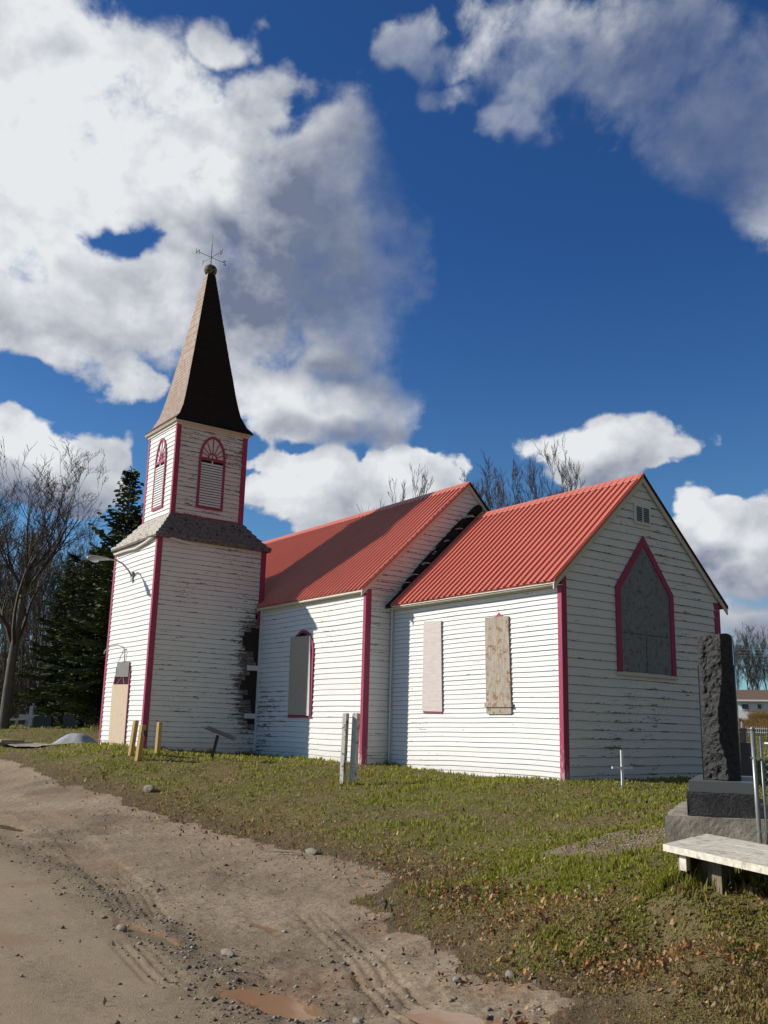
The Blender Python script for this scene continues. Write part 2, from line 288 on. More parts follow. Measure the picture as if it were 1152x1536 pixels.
def f_road(h, b):
    p = pos(h); n = h.noise(p, 0.7, 7, .62); n2 = h.noise(p, 14, 8, .72); n3 = h.noise(p, 90, 5, .7)
    c = h.mix(h.ss(n, .33, .67), (0.295, 0.226, 0.150), (0.405, 0.318, 0.220))
    at = h.n('ShaderNodeVertexColor', layer_name='tone'); s = h.sep(at.outputs[0])
    c = h.mix(h.m('MULTIPLY', s[0], .75), c, (0.385, 0.300, 0.196))
    sp = h.m('MULTIPLY', h.ss(n2, .46, .66), h.m('SUBTRACT', 0.75, h.m('MULTIPLY', s[0], .6)))
    c = h.mix(sp, c, (0.175, 0.133, 0.095))
    c = h.mix(h.m('MULTIPLY', s[1], h.ss(n3, .35, .65)), c, (0.105, 0.083, 0.064))
    c = h.mix(h.m('MULTIPLY', s[2], .8), c, (0.30, 0.165, 0.085))
    c = h.mix(h.m('MULTIPLY', h.ss(n3, .62, .74), .45), c, (0.42, 0.37, 0.30))
    bump(h, b, h.m('ADD', h.m('MULTIPLY', n2, h.m('SUBTRACT', 1.05, s[0])), h.m('MULTIPLY', n3, .35)), 0.05, 0.75)
    return c
M_ROAD = mat('packed_dirt', f_road, 0.92, 0.15)
def f_pud(col):
    def f(h, b):
        bump(h, b, h.noise(pos(h), 9, 3), 0.003, 0.35); return h.mix(h.noise(pos(h), 3, 5), tuple(v*.8 for v in col), col)
    return f
M_PUD = mat('muddy_water', f_pud((0.36, 0.20, 0.105)), 0.10, 0.22)
M_PUDB = mat('brown_water', f_pud((0.22, 0.165, 0.10)), 0.08, 0.4)

# ------------------------------------------------------------------ mesh helpers
class MB:
    def __init__(s): s.v = []; s.f = []
    def face(s, *pts):
        i = len(s.v); s.v += [tuple(p) for p in pts]; s.f.append(tuple(range(i, i+len(pts)))); return s
    def box(s, lo, hi, rz=0.0, c=None):
        x0, y0, z0 = lo; x1, y1, z1 = hi
        P = [(x0,y0,z0),(x1,y0,z0),(x1,y1,z0),(x0,y1,z0),(x0,y0,z1),(x1,y0,z1),(x1,y1,z1),(x0,y1,z1)]
        if rz:
            cx, cy = c or ((x0+x1)/2, (y0+y1)/2); cs, sn = math.cos(rz), math.sin(rz)
            P = [(cx+(x-cx)*cs-(y-cy)*sn, cy+(x-cx)*sn+(y-cy)*cs, z) for x, y, z in P]
        return s.hexa(P)
    def hexa(s, P):
        i = len(s.v); s.v += [tuple(p) for p in P]
        for q in ((3,2,1,0),(4,5,6,7),(0,1,5,4),(1,2,6,5),(2,3,7,6),(3,0,4,7)): s.f.append(tuple(i+k for k in q))
        return s
    def beam(s, a, b, w, d, upv=(0,0,1)):
        a = Vector(a); b = Vector(b); t = (b-a).normalized(); u = Vector(upv)
        if abs(t.dot(u)) > .95: u = Vector((1, 0, 0))
        sd = t.cross(u).normalized(); u = sd.cross(t)
        sd *= w/2; u *= d/2
        return s.hexa([a-sd-u, a+sd-u, b+sd-u, b-sd-u, a-sd+u, a+sd+u, b+sd+u, b-sd+u])
    def prism(s, poly, fn, n0, n1):
        """poly in (s,z); fn(s,z,n)->xyz"""
        k = len(poly); i = len(s.v)
        s.v += [fn(a, b, n0) for a, b in poly] + [fn(a, b, n1) for a, b in poly]
        s.f.append(tuple(i+j for j in range(k))[::-1]); s.f.append(tuple(i+k+j for j in range(k)))
        for j in range(k): s.f.append((i+j, i+(j+1) % k, i+k+(j+1) % k, i+k+j))
        return s
    def strip(s, pts, w, fn, n0, n1, closed=False):
        """mitred flat moulding along a polyline in (s,z); width grows to the left of travel"""
        k = len(pts); inner = []
        for j in range(k):
            def dirn(a, b):
                l = math.hypot(b[0]-a[0], b[1]-a[1]) or 1; return ((b[0]-a[0])/l, (b[1]-a[1])/l)
            pv = dirn(pts[j-1], pts[j]) if (closed or j > 0) else None
            nx = dirn(pts[j], pts[(j+1) % k]) if (closed or j < k-1) else None
            pv = pv or nx; nx = nx or pv
            na = (-pv[1], pv[0]); nb = (-nx[1], nx[0]); m_ = (na[0]+nb[0], na[1]+nb[1]); l2 = m_[0]**2+m_[1]**2
            q = 2/max(l2, .35); inner.append((pts[j][0]+m_[0]*w*q, pts[j][1]+m_[1]*w*q))
        for j in range(k if closed else k-1):
            a, b, c, d = pts[j], pts[(j+1) % k], inner[(j+1) % k], inner[j]
            s.hexa([fn(a[0],a[1],n0),fn(b[0],b[1],n0),fn(c[0],c[1],n0),fn(d[0],d[1],n0),fn(a[0],a[1],n1),fn(b[0],b[1],n1),fn(c[0],c[1],n1),fn(d[0],d[1],n1)])
        return s
    def tube(s, pts, r, n=8, cap=True):
        pts = [Vector(p) for p in pts]; rs = r if isinstance(r, (list, tuple)) else [r]*len(pts); i0 = len(s.v); u = None
        for j, p in enumerate(pts):
            t = (pts[min(j+1, len(pts)-1)]-pts[max(j-1, 0)]).normalized()
            if u is None: u = t.orthogonal().normalized()
            u = (u - t*u.dot(t)).normalized(); vv = t.cross(u)
            for k in range(n):
                a = 2*math.pi*k/n; s.v.append(tuple(p+(u*math.cos(a)+vv*math.sin(a))*rs[j]))
        for j in range(len(pts)-1):
            for k in range(n): s.f.append((i0+j*n+k, i0+j*n+(k+1) % n, i0+(j+1)*n+(k+1) % n, i0+(j+1)*n+k))
        if cap: s.f.append(tuple(i0+k for k in range(n))[::-1]); s.f.append(tuple(i0+(len(pts)-1)*n+k for k in range(n)))
        return s
    def build(s, name, mt, parent=None, smooth=False):
        me = bpy.data.meshes.new(name); off = OFF.get(parent.name, (0, 0, 0)) if parent else (0, 0, 0)
        vs = [(a-off[0], b-off[1], c-off[2]) for a, b, c in s.v] if parent else s.v
        me.from_pydata(vs, [], s.f); me.materials.append(mt); me.update()
        if smooth: me.polygons.foreach_set('use_smooth', [True]*len(me.polygons))
        o = bpy.data.objects.new(name, me); COL.objects.link(o)
        if parent: o.parent = parent; OFF[o.name] = off
        return o
OFF = {}
def tag(o, label=None, cat=None, group=None, kind=None):
    for k, v in (('label', label), ('category', cat), ('group', group), ('kind', kind)):
        if v: o[k] = v
    return o
def thing(name, loc, label, cat, group=None):
    o = bpy.data.objects.new(name, None); o.empty_display_size = .3; COL.objects.link(o); o.location = loc; OFF[o.name] = tuple(loc)
    return tag(o, label, cat, group)
def npmesh(name, V, F, mt, parent=None, col=None, smooth=False, link=True):
    me = bpy.data.meshes.new(name); V = np.asarray(V, np.float32); F = np.asarray(F, np.int32); k = F.shape[1]
    me.vertices.add(len(V)); me.vertices.foreach_set('co', V.ravel()); me.loops.add(F.size); me.loops.foreach_set('vertex_index', F.ravel())
    me.polygons.add(len(F)); me.polygons.foreach_set('loop_start', np.arange(0, F.size, k, dtype=np.int32))
    if smooth: me.polygons.foreach_set('use_smooth', np.ones(len(F), bool))
    me.materials.append(mt)
    if col is not None:
        for nm, c in col.items():
            a = me.color_attributes.new(nm, 'FLOAT_COLOR', 'POINT'); a.data.foreach_set('color', np.c_[c, np.ones(len(c))].astype(np.float32).ravel())
    me.update(calc_edges=True); me.validate()
    if not link: return me
    o = bpy.data.objects.new(name, me); COL.objects.link(o)
    if parent: o.parent = parent
    return o
def obj_from(name, me, parent, loc=(0, 0, 0)):
    o = bpy.data.objects.new(name, me); COL.objects.link(o); o.parent = parent; o.location = loc; return o

# ------------------------------------------------------------------ ground height
def vnoise(x, y, seed=0):
    x = np.asarray(x, float); y = np.asarray(y, float); xi = np.floor(x).astype(np.int64); yi = np.floor(y).astype(np.int64); fx = x-xi; fy = y-yi
    fx = fx*fx*(3-2*fx); fy = fy*fy*(3-2*fy)
    def hsh(a, b):
        h = (a*374761393 + b*668265263 + seed*974634777) & 0xffffffff; h = ((h ^ (h >> 13))*1274126177) & 0xffffffff; return ((h ^ (h >> 16)) & 0xffff)/65535.0
    return (hsh(xi, yi)*(1-fx)+hsh(xi+1, yi)*fx)*(1-fy)+(hsh(xi, yi+1)*(1-fx)+hsh(xi+1, yi+1)*fx)*fy
def fbm(x, y, o=4, seed=0):
    v = 0; a = .5
    for k in range(o): v = v+a*vnoise(x*2**k, y*2**k, seed+k*17); a *= .5
    return v
CT = [(13.9,-14.6,-.8),(2.27,-6.28,-.45),(4.46,-7.83,-.70),(-3.21,-2.38,-.15),(-8.7,-5.57,.2),(-10.1,-4.5,.25),(-4.89,-6.29,-.3),(-2.03,-7.51,-.62),(-7.26,-7.51,-.42),(1.84,-7.75,-.68),
(-9.82,-7.48,-.2),(-13.6,-7.26,0),(-18.5,-6.0,.2),(-18.1,-3.0,.22),(-16.1,-6.2,.1),(-19.7,-5.2,.14),(-1.32,-10.42,-.72),(-7,-8.93,-.66),(-13.35,-8.6,-.40),(-1.69,-1.1,-.06),(2.55,-4.77,-.36),(5.21,-7.08,-.58),
(0.47,-.97,0),(4.47,-5.05,-.3),(7.21,-7.84,-.5),(1.6,-.14,0),(7.54,-6.62,-.13),(6.3,-5.4,-.13),(9.02,-8.1,-.22),(9.04,-7.16,-.2),(7.82,-9.33,-.74),(10,-8.68,-.48),(9.44,-8.98,-.55),(9.7,-9.94,-.66),(10.65,-9.71,-.6),
(-11.3,-4.3,.31),(-14.5,-4.3,.33),(-11.2,-.9,.2),(-5.9,-.9,.11),(-5.9,0,.11),(-10.3,-2.4,.16),(0,5.4,.05),(3.5,2,.0),(6,0,.05),(-3,3,.1),(-10,3,.2),(-16,3,.35),(12,-7,-.3),(12,-3,-.1),(16,-11,-.75),(10,-12.5,-.78),(6,-13,-.78),(0,-15,-.75),
(-12,-13,-.6),(-24,-10,-.3),(-25,-3,.62),(-32,-1,.75),(-30,-8,.3),(-40,0,.85),(-45,-15,.1),(-60,10,1.0),(-60,-20,.3),(-20,15,.7),(-40,30,1.2),(10,10,.3),(8,25,.8),(-18,35,1.35),(-5,40,1.4),(-36,60,2.6),(-30,75,3.0),(30,20,.5),(30,-10,-.5),(20,-30,-.9),(-20,-40,-.9),(-60,95,3.6),(-30,110,3.8),(-100,60,3.),(-100,0,1.5),(-90,-60,.5),(60,60,2),(60,-60,-.9),(0,-80,-1),(0,140,4)]
CT += [(9.3,-8.6,-.23),(9.9,-8.35,-.24),(8.75,-8.65,-.29),(9.9,-9.0,-.40)]
CT = np.array(CT)
def tps(r2): return np.where(r2 > 0, r2*np.log(np.maximum(r2, 1e-9)), 0)
_n = len(CT); _d = ((CT[:, None, :2]-CT[None, :, :2])**2).sum(-1); _P = np.c_[np.ones(_n), CT[:, :2]]
_A = np.block([[tps(_d)+np.eye(_n)*.02, _P], [_P.T, np.zeros((3, 3))]]); _w = np.linalg.solve(_A, np.r_[CT[:, 2], 0, 0, 0])
EDGE = [(-300,-120),(-60,-16),(-34,-9.5),(-22,-7.6),(-13.6,-7.3),(-9.82,-7.48),(-7.26,-7.51),(-4.34,-7.45),(-2.03,-7.51),(.3,-7.68),(1.84,-7.75),(3.07,-7.76),(4.09,-7.71),(5.1,-8.0),(5.55,-8.75),(6.4,-9.2),(7.48,-9.32),(7.93,-9.43),(8.77,-9.92),(9.17,-9.95),(9.9,-10.5),(11.5,-11.2),(14,-12.2),(20,-14),(60,-24),(300,-90)]
WIND = [(-30,-12.4),(-8,-10.9),(-.29,-10.69),(2.53,-10.63),(5.27,-10.83),(7.29,-11.18),(8.83,-11.54),(11,-12.3)]
TYRE = [(-7.69,-8.74),(-1.78,-9.39),(3.42,-10.35),(4.9,-10.77)]
TYRE2 = [(5.51,-9.29),(7.2,-9.9),(8.59,-10.57),(9.33,-10.84)]
TYRE3 = [(5.89,-11.29),(7.15,-11.52)]
PUD = [(8.15,-11.22,.36,.15,.12),(9.62,-10.62,.46,.16,.25),(5.62,-11.03,.48,.085,.05),(-2.1,-10.05,.5,.12,.0),(5.78,-9.95,.16,.05,.1)]   # x,y,rx,ry,angle
def dist_poly(x, y, P, signed=False):
    x = np.asarray(x, float); y = np.asarray(y, float); best = np.full(x.shape, 1e9); sg = np.ones(x.shape)
    for (a, b), (c, d) in zip(P[:-1], P[1:]):
        ux, uy = c-a, d-b; l = ux*ux+uy*uy; t = np.clip(((x-a)*ux+(y-b)*uy)/l, 0, 1); px = a+t*ux; py = b+t*uy; dd = np.hypot(x-px, y-py)
        cr = ux*(y-b)-uy*(x-a); k = dd < best-1e-9; best = np.where(k, dd, best); sg = np.where(k, np.sign(cr), sg)
    return best*sg if signed else best
def road_sd(x, y):     # > 0 on the dirt
    e = -dist_poly(x, y, EDGE, True)
    e = e+(fbm(x*1.3, y*1.3, 4, 5)-.47)*.6+(vnoise(x*7, y*7, 9)-.5)*.16
    far = y+24+(fbm(x*.2, y*.2, 3, 8)-.5)*3      # far verge of the road behind the camera
    return np.minimum(e, far)
def pudf(x, y):
    v = np.full(np.shape(x), -9.0)
    for (cx, cy, rx, ry, an) in PUD:
        u = (x-cx)*math.cos(an)+(y-cy)*math.sin(an); q = -(x-cx)*math.sin(an)+(y-cy)*math.cos(an)
        v = np.maximum(v, 1-np.sqrt((u/rx)**2+(q/ry)**2)+(fbm(x*6, y*6, 3, 4)-.47)*.7)
    return v
def base_h(x, y):
    x = np.asarray(x, float); y = np.asarray(y, float); sh = x.shape; x = x.ravel(); y = y.ravel(); out = np.zeros(len(x))
    r = np.hypot(x, y); k = np.minimum(1, 110/np.maximum(r, 1e-6)); xs = x*k; ys = y*k
    for i in range(0, len(x), 20000):
        q = slice(i, i+20000); d = (xs[q, None]-CT[None, :, 0])**2+(ys[q, None]-CT[None, :, 1])**2
        out[q] = tps(d)@_w[:_n]+_w[_n]+_w[_n+1]*xs[q]+_w[_n+2]*ys[q]
    return out.reshape(sh)
def gz(x, y):
    x = np.asarray(x, float); y = np.asarray(y, float); h = base_h(x, y); sd = road_sd(x, y)
    lawn = np.clip(-sd/.4, 0, 1); dirt = 1-lawn; near = np.exp(-np.hypot(x-13.9, y+14.6)/30)
    h = h+lawn*((fbm(x*1.7, y*1.7, 4, 1)-.47)*.10+(fbm(x*6, y*6, 3, 2)-.44)*.035)
    tr = np.exp(-(np.maximum(0, dist_poly(x, y, WIND, True)*-1-.35))**2/2.0)*0
    wd = dist_poly(x, y, WIND); smooth = np.clip(-dist_poly(x, y, WIND, True)/.5, 0, 1)
    h = h+dirt*(1-.75*smooth)*near*((fbm(x*3, y*3, 4, 3)-.47)*.10+(fbm(x*13, y*13, 3, 6)-.44)*.050*np.clip(fbm(x*.9, y*.9, 3, 77)*4-1.2, .1, 1))
    h = h+dirt*np.exp(-(wd/.20)**2)*(.012+.045*fbm(x*5, y*5, 3, 7))
    for T, wt_ in ((TYRE, .30), (TYRE2, .22), (TYRE3, .16)):
        td = dist_poly(x, y, T); h = h+dirt*np.where(td < wt_, -.012+.010*np.cos(td*70), 0)*np.clip((wt_-td)/.05, 0, 1)
    pf = pudf(x, y); h = h-dirt*.035*np.clip((pf+.25)/.35, 0, 1)
    return h

# ------------------------------------------------------------------ ground and road: one polar sheet around the viewer's spot, split at the verge
ang0 = math.atan2(fw.y, fw.x)
A = np.unique(np.concatenate([np.arange(-30, 30.01, .19), np.arange(30, 60, 1.0), np.arange(-60, -30, 1.0), np.arange(60, 301, 4.0)])); A = A[(A >= -60) & (A < 300)]
rad = [.4, .9, 1.5, 2.2, 2.8, 3.3]
while rad[-1] < 45: rad.append(rad[-1]*1.0068)
while rad[-1] < 1500: rad.append(rad[-1]*1.06)
rad = np.array(rad); AA = np.radians(A)+ang0
X = 13.885+rad[:, None]*np.cos(AA)[None]; Y = -14.601+rad[:, None]*np.sin(AA)[None]; Z = gz(X, Y); SD = road_sd(X, Y)
nr, na = X.shape
wsd = dist_poly(X, Y, WIND, True); pf = pudf(X, Y)
tone = np.stack([np.clip(-wsd/.5, 0, 1)*np.clip(.3+1.2*fbm(X*.6, Y*2.2, 3, 21), 0, 1),
                 np.maximum(np.exp(-(np.abs(wsd+.1)/.32)**2)*.9, np.clip((fbm(X*1.1, Y*1.1, 4, 31)-.55)*5, 0, 1)*np.clip(wsd/.4, 0, 1)),
                 np.clip((pf+.55)/.6, 0, 1)*.9+np.clip((fbm(X*.9, Y*.9, 3, 41)-.60)*4, 0, .5)], -1)
gr = np.clip(1-np.sqrt(((X-6.9)/1.15)**2+((Y+6.35)/.62)**2)+(fbm(X*3, Y*3, 3, 51)-.47)*.8, 0, .35)/.35
tone[..., 1] = np.where(SD < -.05, gr, tone[..., 1]); tone[..., 2] = np.where(SD < 0, np.clip(1+SD/1.1, 0, 1), tone[..., 2])
V = np.stack([X, Y, Z], -1).reshape(-1, 3); V = np.vstack([V, [[13.885, -14.601, float(gz(13.885, -14.601))]]])
T3 = np.vstack([tone.reshape(-1, 3), [[0, 0, 0]]])
ii, jj = np.meshgrid(np.arange(nr-1), np.arange(na), indexing='ij'); j2 = (jj+1) % na
Q = np.stack([ii*na+jj, (ii+1)*na+jj, (ii+1)*na+j2, ii*na+j2], -1).reshape(-1, 4)
sdm = SD.ravel()[Q].mean(1)
cen = np.stack([np.full(na, nr*na), np.arange(na), (np.arange(na)+1) % na, (np.arange(na)+1) % na], -1)
def sub(Fq, name, mt):
    u, inv = np.unique(Fq, return_inverse=True); return npmesh(name, V[u], inv.reshape(Fq.shape), mt, col={'tone': T3[u]}, smooth=True)
road = tag(sub(Q[sdm > 0], 'road', M_ROAD), 'packed dirt road with wheel tracks and gravel', kind='structure')
ground = tag(sub(Q[sdm <= 0], 'ground', M_LAWN), 'grassy ground rising towards the church', kind='structure')
cm = MB(); cm.v = [tuple(V[-1])]+[tuple(V[k]) for k in range(na)]; cm.f = [(0, 1+k, 1+(k+1) % na) for k in range(na)]
rc = cm.build('road', M_ROAD); tag(rc, 'packed dirt road surface', kind='structure')
def gh(x, y): return float(gz(np.array([x]), np.array([y]))[0])
# puddles
for k, (cx, cy, rx, ry, an) in enumerate(PUD):
    th = np.linspace(0, 2*math.pi, 40, endpoint=False); pts = []
    for t in th:
        r = 1.45; u = rx*r*math.cos(t); q = ry*r*math.sin(t); pts.append((cx+u*math.cos(an)-q*math.sin(an), cy+u*math.sin(an)+q*math.cos(an)))
    zl = gh(cx, cy); ring = float(np.mean(gz(np.array([p[0] for p in pts]), np.array([p[1] for p in pts]))))
    mb = MB(); z = min(zl+.022, ring-.002); mb.v = [(a, b, z) for a, b in pts]; mb.f = [tuple(range(40))]
    tag(mb.build('puddle', M_PUD if k in (0, 1, 4) else M_PUDB), 'shallow muddy puddle on the dirt road', kind='structure')
# concrete path west of the tower
mb = MB(); pa = [(-19.7, -5.24), (-18.0, -3.1), (-14.7, -4.7), (-16.1, -6.24)]
pa = [(-20.4,-5.0),(-14.3,-4.75),(-14.3,-5.75),(-20.4,-6.3)]
N = 24; rows = []
for i in range(N+1):
    t = i/N; a = [pa[0][k]*(1-t)+pa[1][k]*t for k in (0, 1)]; b = [pa[3][k]*(1-t)+pa[2][k]*t for k in (0, 1)]
    rows.append((a[0], a[1], gh(*a)+.09)); rows.append((b[0], b[1], gh(*b)+.07))
mb.v = rows; mb.f = [(2*i, 2*i+1, 2*i+3, 2*i+2) for i in range(N)]
tag(mb.build('path', M_CONC), 'pale concrete path leading to the tower door', kind='structure')

# ------------------------------------------------------------------ the church
L_, Wc = 5.89, 5.354; D_ = .828; XT, XW, YT, YN = -11.325, -14.512, -4.238, -.80
church = thing('church', (-5.9, 0, 0), 'white clapboard church with red metal roofs, dark spire and boarded up windows', 'church')
def fS(y0): return lambda s, z, n: (s, y0-n, z)        # south facing wall plane, s = x
def fE(x0): return lambda s, z, n: (x0+n, s, z)        # east facing wall plane, s = y
GAP = .0065  # gap added under each board; dark core behind stands in for lip shade
def siding(name, mt, fn, z0, z1, sL, sR, seed, expo=.138, cut=None, sag=.02, peak=None, ns=14, flip=False):
    rnd = random.Random(seed); mb = MB(); k = 0; z = z0
    def wob(s, zz): return sag*math.sin(s*.7+seed)*max(0, 1-(zz-z0)/2.5)*1.6+.006*math.sin(s*2.3+zz*1.7+seed)
    while z < z1-1e-4:
        zt = min(z+expo, z1); jo = rnd.uniform(-.003, .004); a = sL(z); b = sR(z); a2 = sL(zt); b2 = sR(zt)
        if cut:
            c = cut(z, rnd)
            if c is not None: b = min(b, c); b2 = min(b2, c)
        if b-a > .03:
            n = max(2, int((b-a)/.45)); lo = []; hi = []; un = []; brk = rnd.choice([None, rnd.uniform(.2, .8)])
            for j in range(n+1):
                f = j/n; s0 = a+(b-a)*f; s1 = a2+(b2-a2)*f; w1 = wob(s0, z) if k else 0; w2 = wob(s1, zt) if zt < z1-1e-4 else 0
                nn = .022+jo+rnd.uniform(-.0022, .0022)+(.004 if brk and f > brk else 0)
                lo.append(fn(s0, z+w1+GAP, nn)); un.append(fn(s0, z+w1+GAP+.001, .001)); hi.append(fn(s1, zt+w2, .003))
            for j in range(n):
                if fn is None: pass
                mb.face(lo[j], lo[j+1], hi[j+1], hi[j]); mb.face(un[j], un[j+1], lo[j+1], lo[j])
        z = zt; k += 1
    return mb.build(name, mt, church)
C_ = lambda v: (lambda z: v)
# chancel
slope = .94; ZE = 4.02; OS = .29; YR = Wc/2; ZR = ZE+(YR+OS)*slope
siding('chancel_wall', M_SID_S, fS(0), -.05, 4.12, C_(-L_), C_(0), 3, expo=.107)
gl = lambda z: max(0, (z-ZE-.05)/slope-OS) ; grr = lambda z: Wc-max(0, (z-ZE-.05)/slope-OS)
siding('chancel_wall', M_SID_E, fE(0), -.05, ZR-.15, gl, grr, 5, expo=.180)
# nave
ZEn = 4.39; OSn = .183; YRn = 2.54; Wn0 = -D_; Wn1 = 2*YRn+D_; sn = (7.765-ZEn)/(YRn+D_+OSn); ZRn = 7.765; XE = -18.5
siding('nave_wall', M_SID_NS, fS(-D_), .0, 4.42, C_(XT-.02), C_(-L_), 9)
ngl = lambda z: max(Wn0, (z-ZEn-.05)/sn-OSn-D_); ngr = lambda z: min(Wn1, 2*YRn-((z-ZEn-.05)/sn-OSn-D_))
siding('nave_wall', M_SID_E, fE(-L_), .0, ZRn-.12, ngl, ngr, 12)
# tower
tx = lambda s, z, n: (s, YT-n, z)
siding('tower_wall', M_SID_TS, fS(YT), .2, 6.12, C_(XW), C_(XT), 15, sag=.008)
def tcut(z, rnd):
    if .95 < z < 3.75 or 4.0 < z < 4.1:
        if abs(z-2.57) < .07 or abs(z-1.22) < .06: return YN
        return YN-(.10+.55*abs(math.sin(z*2.1+.6))*rnd.uniform(.25, 1.0)+.06*rnd.random())
    return None
siding('tower_wall', M_SID_TW, fE(XT), .2, 6.12, C_(YT), C_(YN), 17, cut=tcut, sag=.01)
for zz in (2.56, 1.19): mb = MB(); mb.box((XT+.022, YN-.42, zz), (XT+.034, YN-.02, zz+.14)); mb.build('replacement_board', M_WHITE, church)
IN = .559; UX0, UX1, UY0, UY1 = XW+IN, XT-IN, YT+IN, YN-IN
siding('belfry_wall', M_SID_TS, fS(UY0), 6.86, 9.80, C_(UX0), C_(UX1), 21, sag=0)
siding('belfry_wall', M_SID_TU, fE(UX1), 6.86, 9.80, C_(UY0), C_(UY1), 23, sag=0)
# wall cores (sheathing behind the boards; also the sides nobody sees)
mb = MB()
mb.box((XW+.01, YT+.01, .0), (XT-.012, YN-.005, 6.15)); mb.box((UX0+.01, UY0+.01, 6.16), (UX1-.01, UY1, 9.85))
mb.build('wall_sheathing', M_DARKW, church)
mb = MB()
fx = lambda x: (lambda s, z, n: (x+n, s, z))
mb.prism([(Wn0+.012, -.1), (Wn1, -.1), (Wn1, ZEn+.1), (YRn, ZRn-.14), (Wn0+.012, ZEn+.1)], fx(0), XE, -L_-.012)
mb.prism([(.012, -.2), (Wc, -.2), (Wc, ZE+.15), (YR, ZR-.16), (.012, ZE+.15)], fx(0), -L_-.011, -.012)
mb.build('wall_core', M_DARKW, church)  # sheathing coloured dark to put shade lines into the board gaps
# corner boards
mb = MB()
def corner(x, y, z0, z1, ws, we, t=.030, ln=0): # south face strip + east face strip
    P = [(x-ws, y-t), (x+t, y-t), (x+t, y+we), (x+.001, y+we), (x+.001, y-.001), (x-ws, y-.001)]
    i = len(mb.v); mb.v += [(a, b, z0) for a, b in P]+[(a, b, z1) for a, b in P]
    for q in ((0,1,4,5),(1,2,3,4)): mb.f.append(tuple(i+k for k in q[::-1])); mb.f.append(tuple(i+6+k for k in q))
    for k in range(6): mb.f.append((i+k, i+(k+1) % 6, i+6+(k+1) % 6, i+6+k))
corner(0, 0, -.12, 4.16, .085, .125); mb.build('corner_board', M_PINK, church); mb = MB(); mb.box((.001, Wc-.18, -.1), (.03, Wc+.03, 4.1)); mb.build('corner_board', M_PINK, church)
mb = MB(); corner(-L_, -D_, 0, 4.42, .08, .14); mb.build('corner_board', M_PINK, church)
mb = MB(); corner(XT, YT, .2, 6.13, .08, .135); mb.build('corner_board', M_PINK, church)
mb = MB(); mb.box((XW-.03, YT-.03, .2), (XW+.10, YT, 6.1)); mb.build('corner_board', M_PINK, church)
mb = MB(); mb.box((XT+.001, YN-.15, 3.9), (XT+.03, YN+.02, 6.12)); mb.build('corner_board', M_PINK, church)
mb = MB(); corner(UX1, UY0, 6.9, 9.78, .07, .12, .026); mb.build('corner_board', M_PINK, church)
mb = MB(); mb.box((UX0-.028, UY0-.028, 6.9), (UX0+.09, UY0, 9.78)); mb.build('corner_board', M_PINK, church)
mb = MB(); mb.box((UX1+.001, UY1-.15, 6.9), (UX1+.028, UY1+.02, 9.78)); mb.build('corner_board', M_PINK, church)
mb = MB(); mb.box((UX1+.019, UY0+.15, 6.9), (UX1+.034, UY1-.15, 7.0)); mb.build('base_trim', M_PINK, church)
mb = MB(); mb.box((-L_+.02, -.032, .02), (-L_+.11, -.018, 4.1)); mb.build('inner_corner_board', M_WHITE, church); mb = MB(); mb.box((XT+.02, -D_-.045, .15), (XT+.12, -D_-.018, 4.35)); mb.build('inner_corner_board', M_WHITE, church)
mb = MB(); mb.tube([(-5.80,-.075,3.95),(-5.80,-.075,.45),(-5.79,-.09,.15)], .022, 8); mb.build('downpipe', M_WHITE, church)
# eave frieze and fascia boards
mb = MB()
mb.box((-L_+.01, -.026, 3.96), (-.16, -.0195, 4.12)); mb.box((XT+.01, -D_-.026, 4.22), (-L_-.14, -D_-.0195, 4.40))
mb.box((-L_+.30, -OS+.03, ZE-.055), (.05, -OS+.055, ZE-.012)); mb.box((XT+.0, -D_-OSn+.02, ZEn-.065), (-L_+.05, -D_-OSn+.045, ZEn-.012))
mb.hexa([(-L_, -OS+.055, ZE-.08), (.05, -OS+.055, ZE-.08), (.05, 0, ZE-.07), (-L_, 0, ZE-.07), (-L_, -OS+.055, ZE-.065), (.05, -OS+.055, ZE-.065), (.05, 0, ZE-.055), (-L_, 0, ZE-.055)])
mb.hexa([(XT, -D_-OSn+.045, ZEn-.08), (-L_+.04, -D_-OSn+.045, ZEn-.08), (-L_+.04, -D_, ZEn-.07), (XT, -D_, ZEn-.07), (XT, -D_-OSn+.045, ZEn-.065), (-L_+.04, -D_-OSn+.045, ZEn-.065), (-L_+.04, -D_, ZEn-.055), (XT, -D_, ZEn-.055)])
mb.build('fascia', M_CREAM, church)
def rake(x, y0, z0, yr, zr, y1, wv, mt, nm, t=.03):
    fn = fx(x); mb = MB()
    mb.hexa([fn(y0, z0-wv, 0), fn(yr, zr-wv, 0), fn(yr, zr-wv, t), fn(y0, z0-wv, t), fn(y0, z0, 0), fn(yr, zr, 0), fn(yr, zr, t), fn(y0, z0, t)])
    mb.hexa([fn(yr, zr-wv, 0), fn(y1, z0-wv, 0), fn(y1, z0-wv, t), fn(yr, zr-wv, t), fn(yr, zr, 0), fn(y1, z0, 0), fn(y1, z0, t), fn(yr, zr, t)])
    mb.build(nm, mt, church)
rake(.045, -OS, ZE-.05, YR, ZR-.05, Wc+OS, .13, M_CREAM, 'rake_board')
rake(-L_+.025, -D_-OSn, ZEn-.05, YRn, ZRn-.05, Wn1+OSn, .12, M_CREAM, 'rake_board')
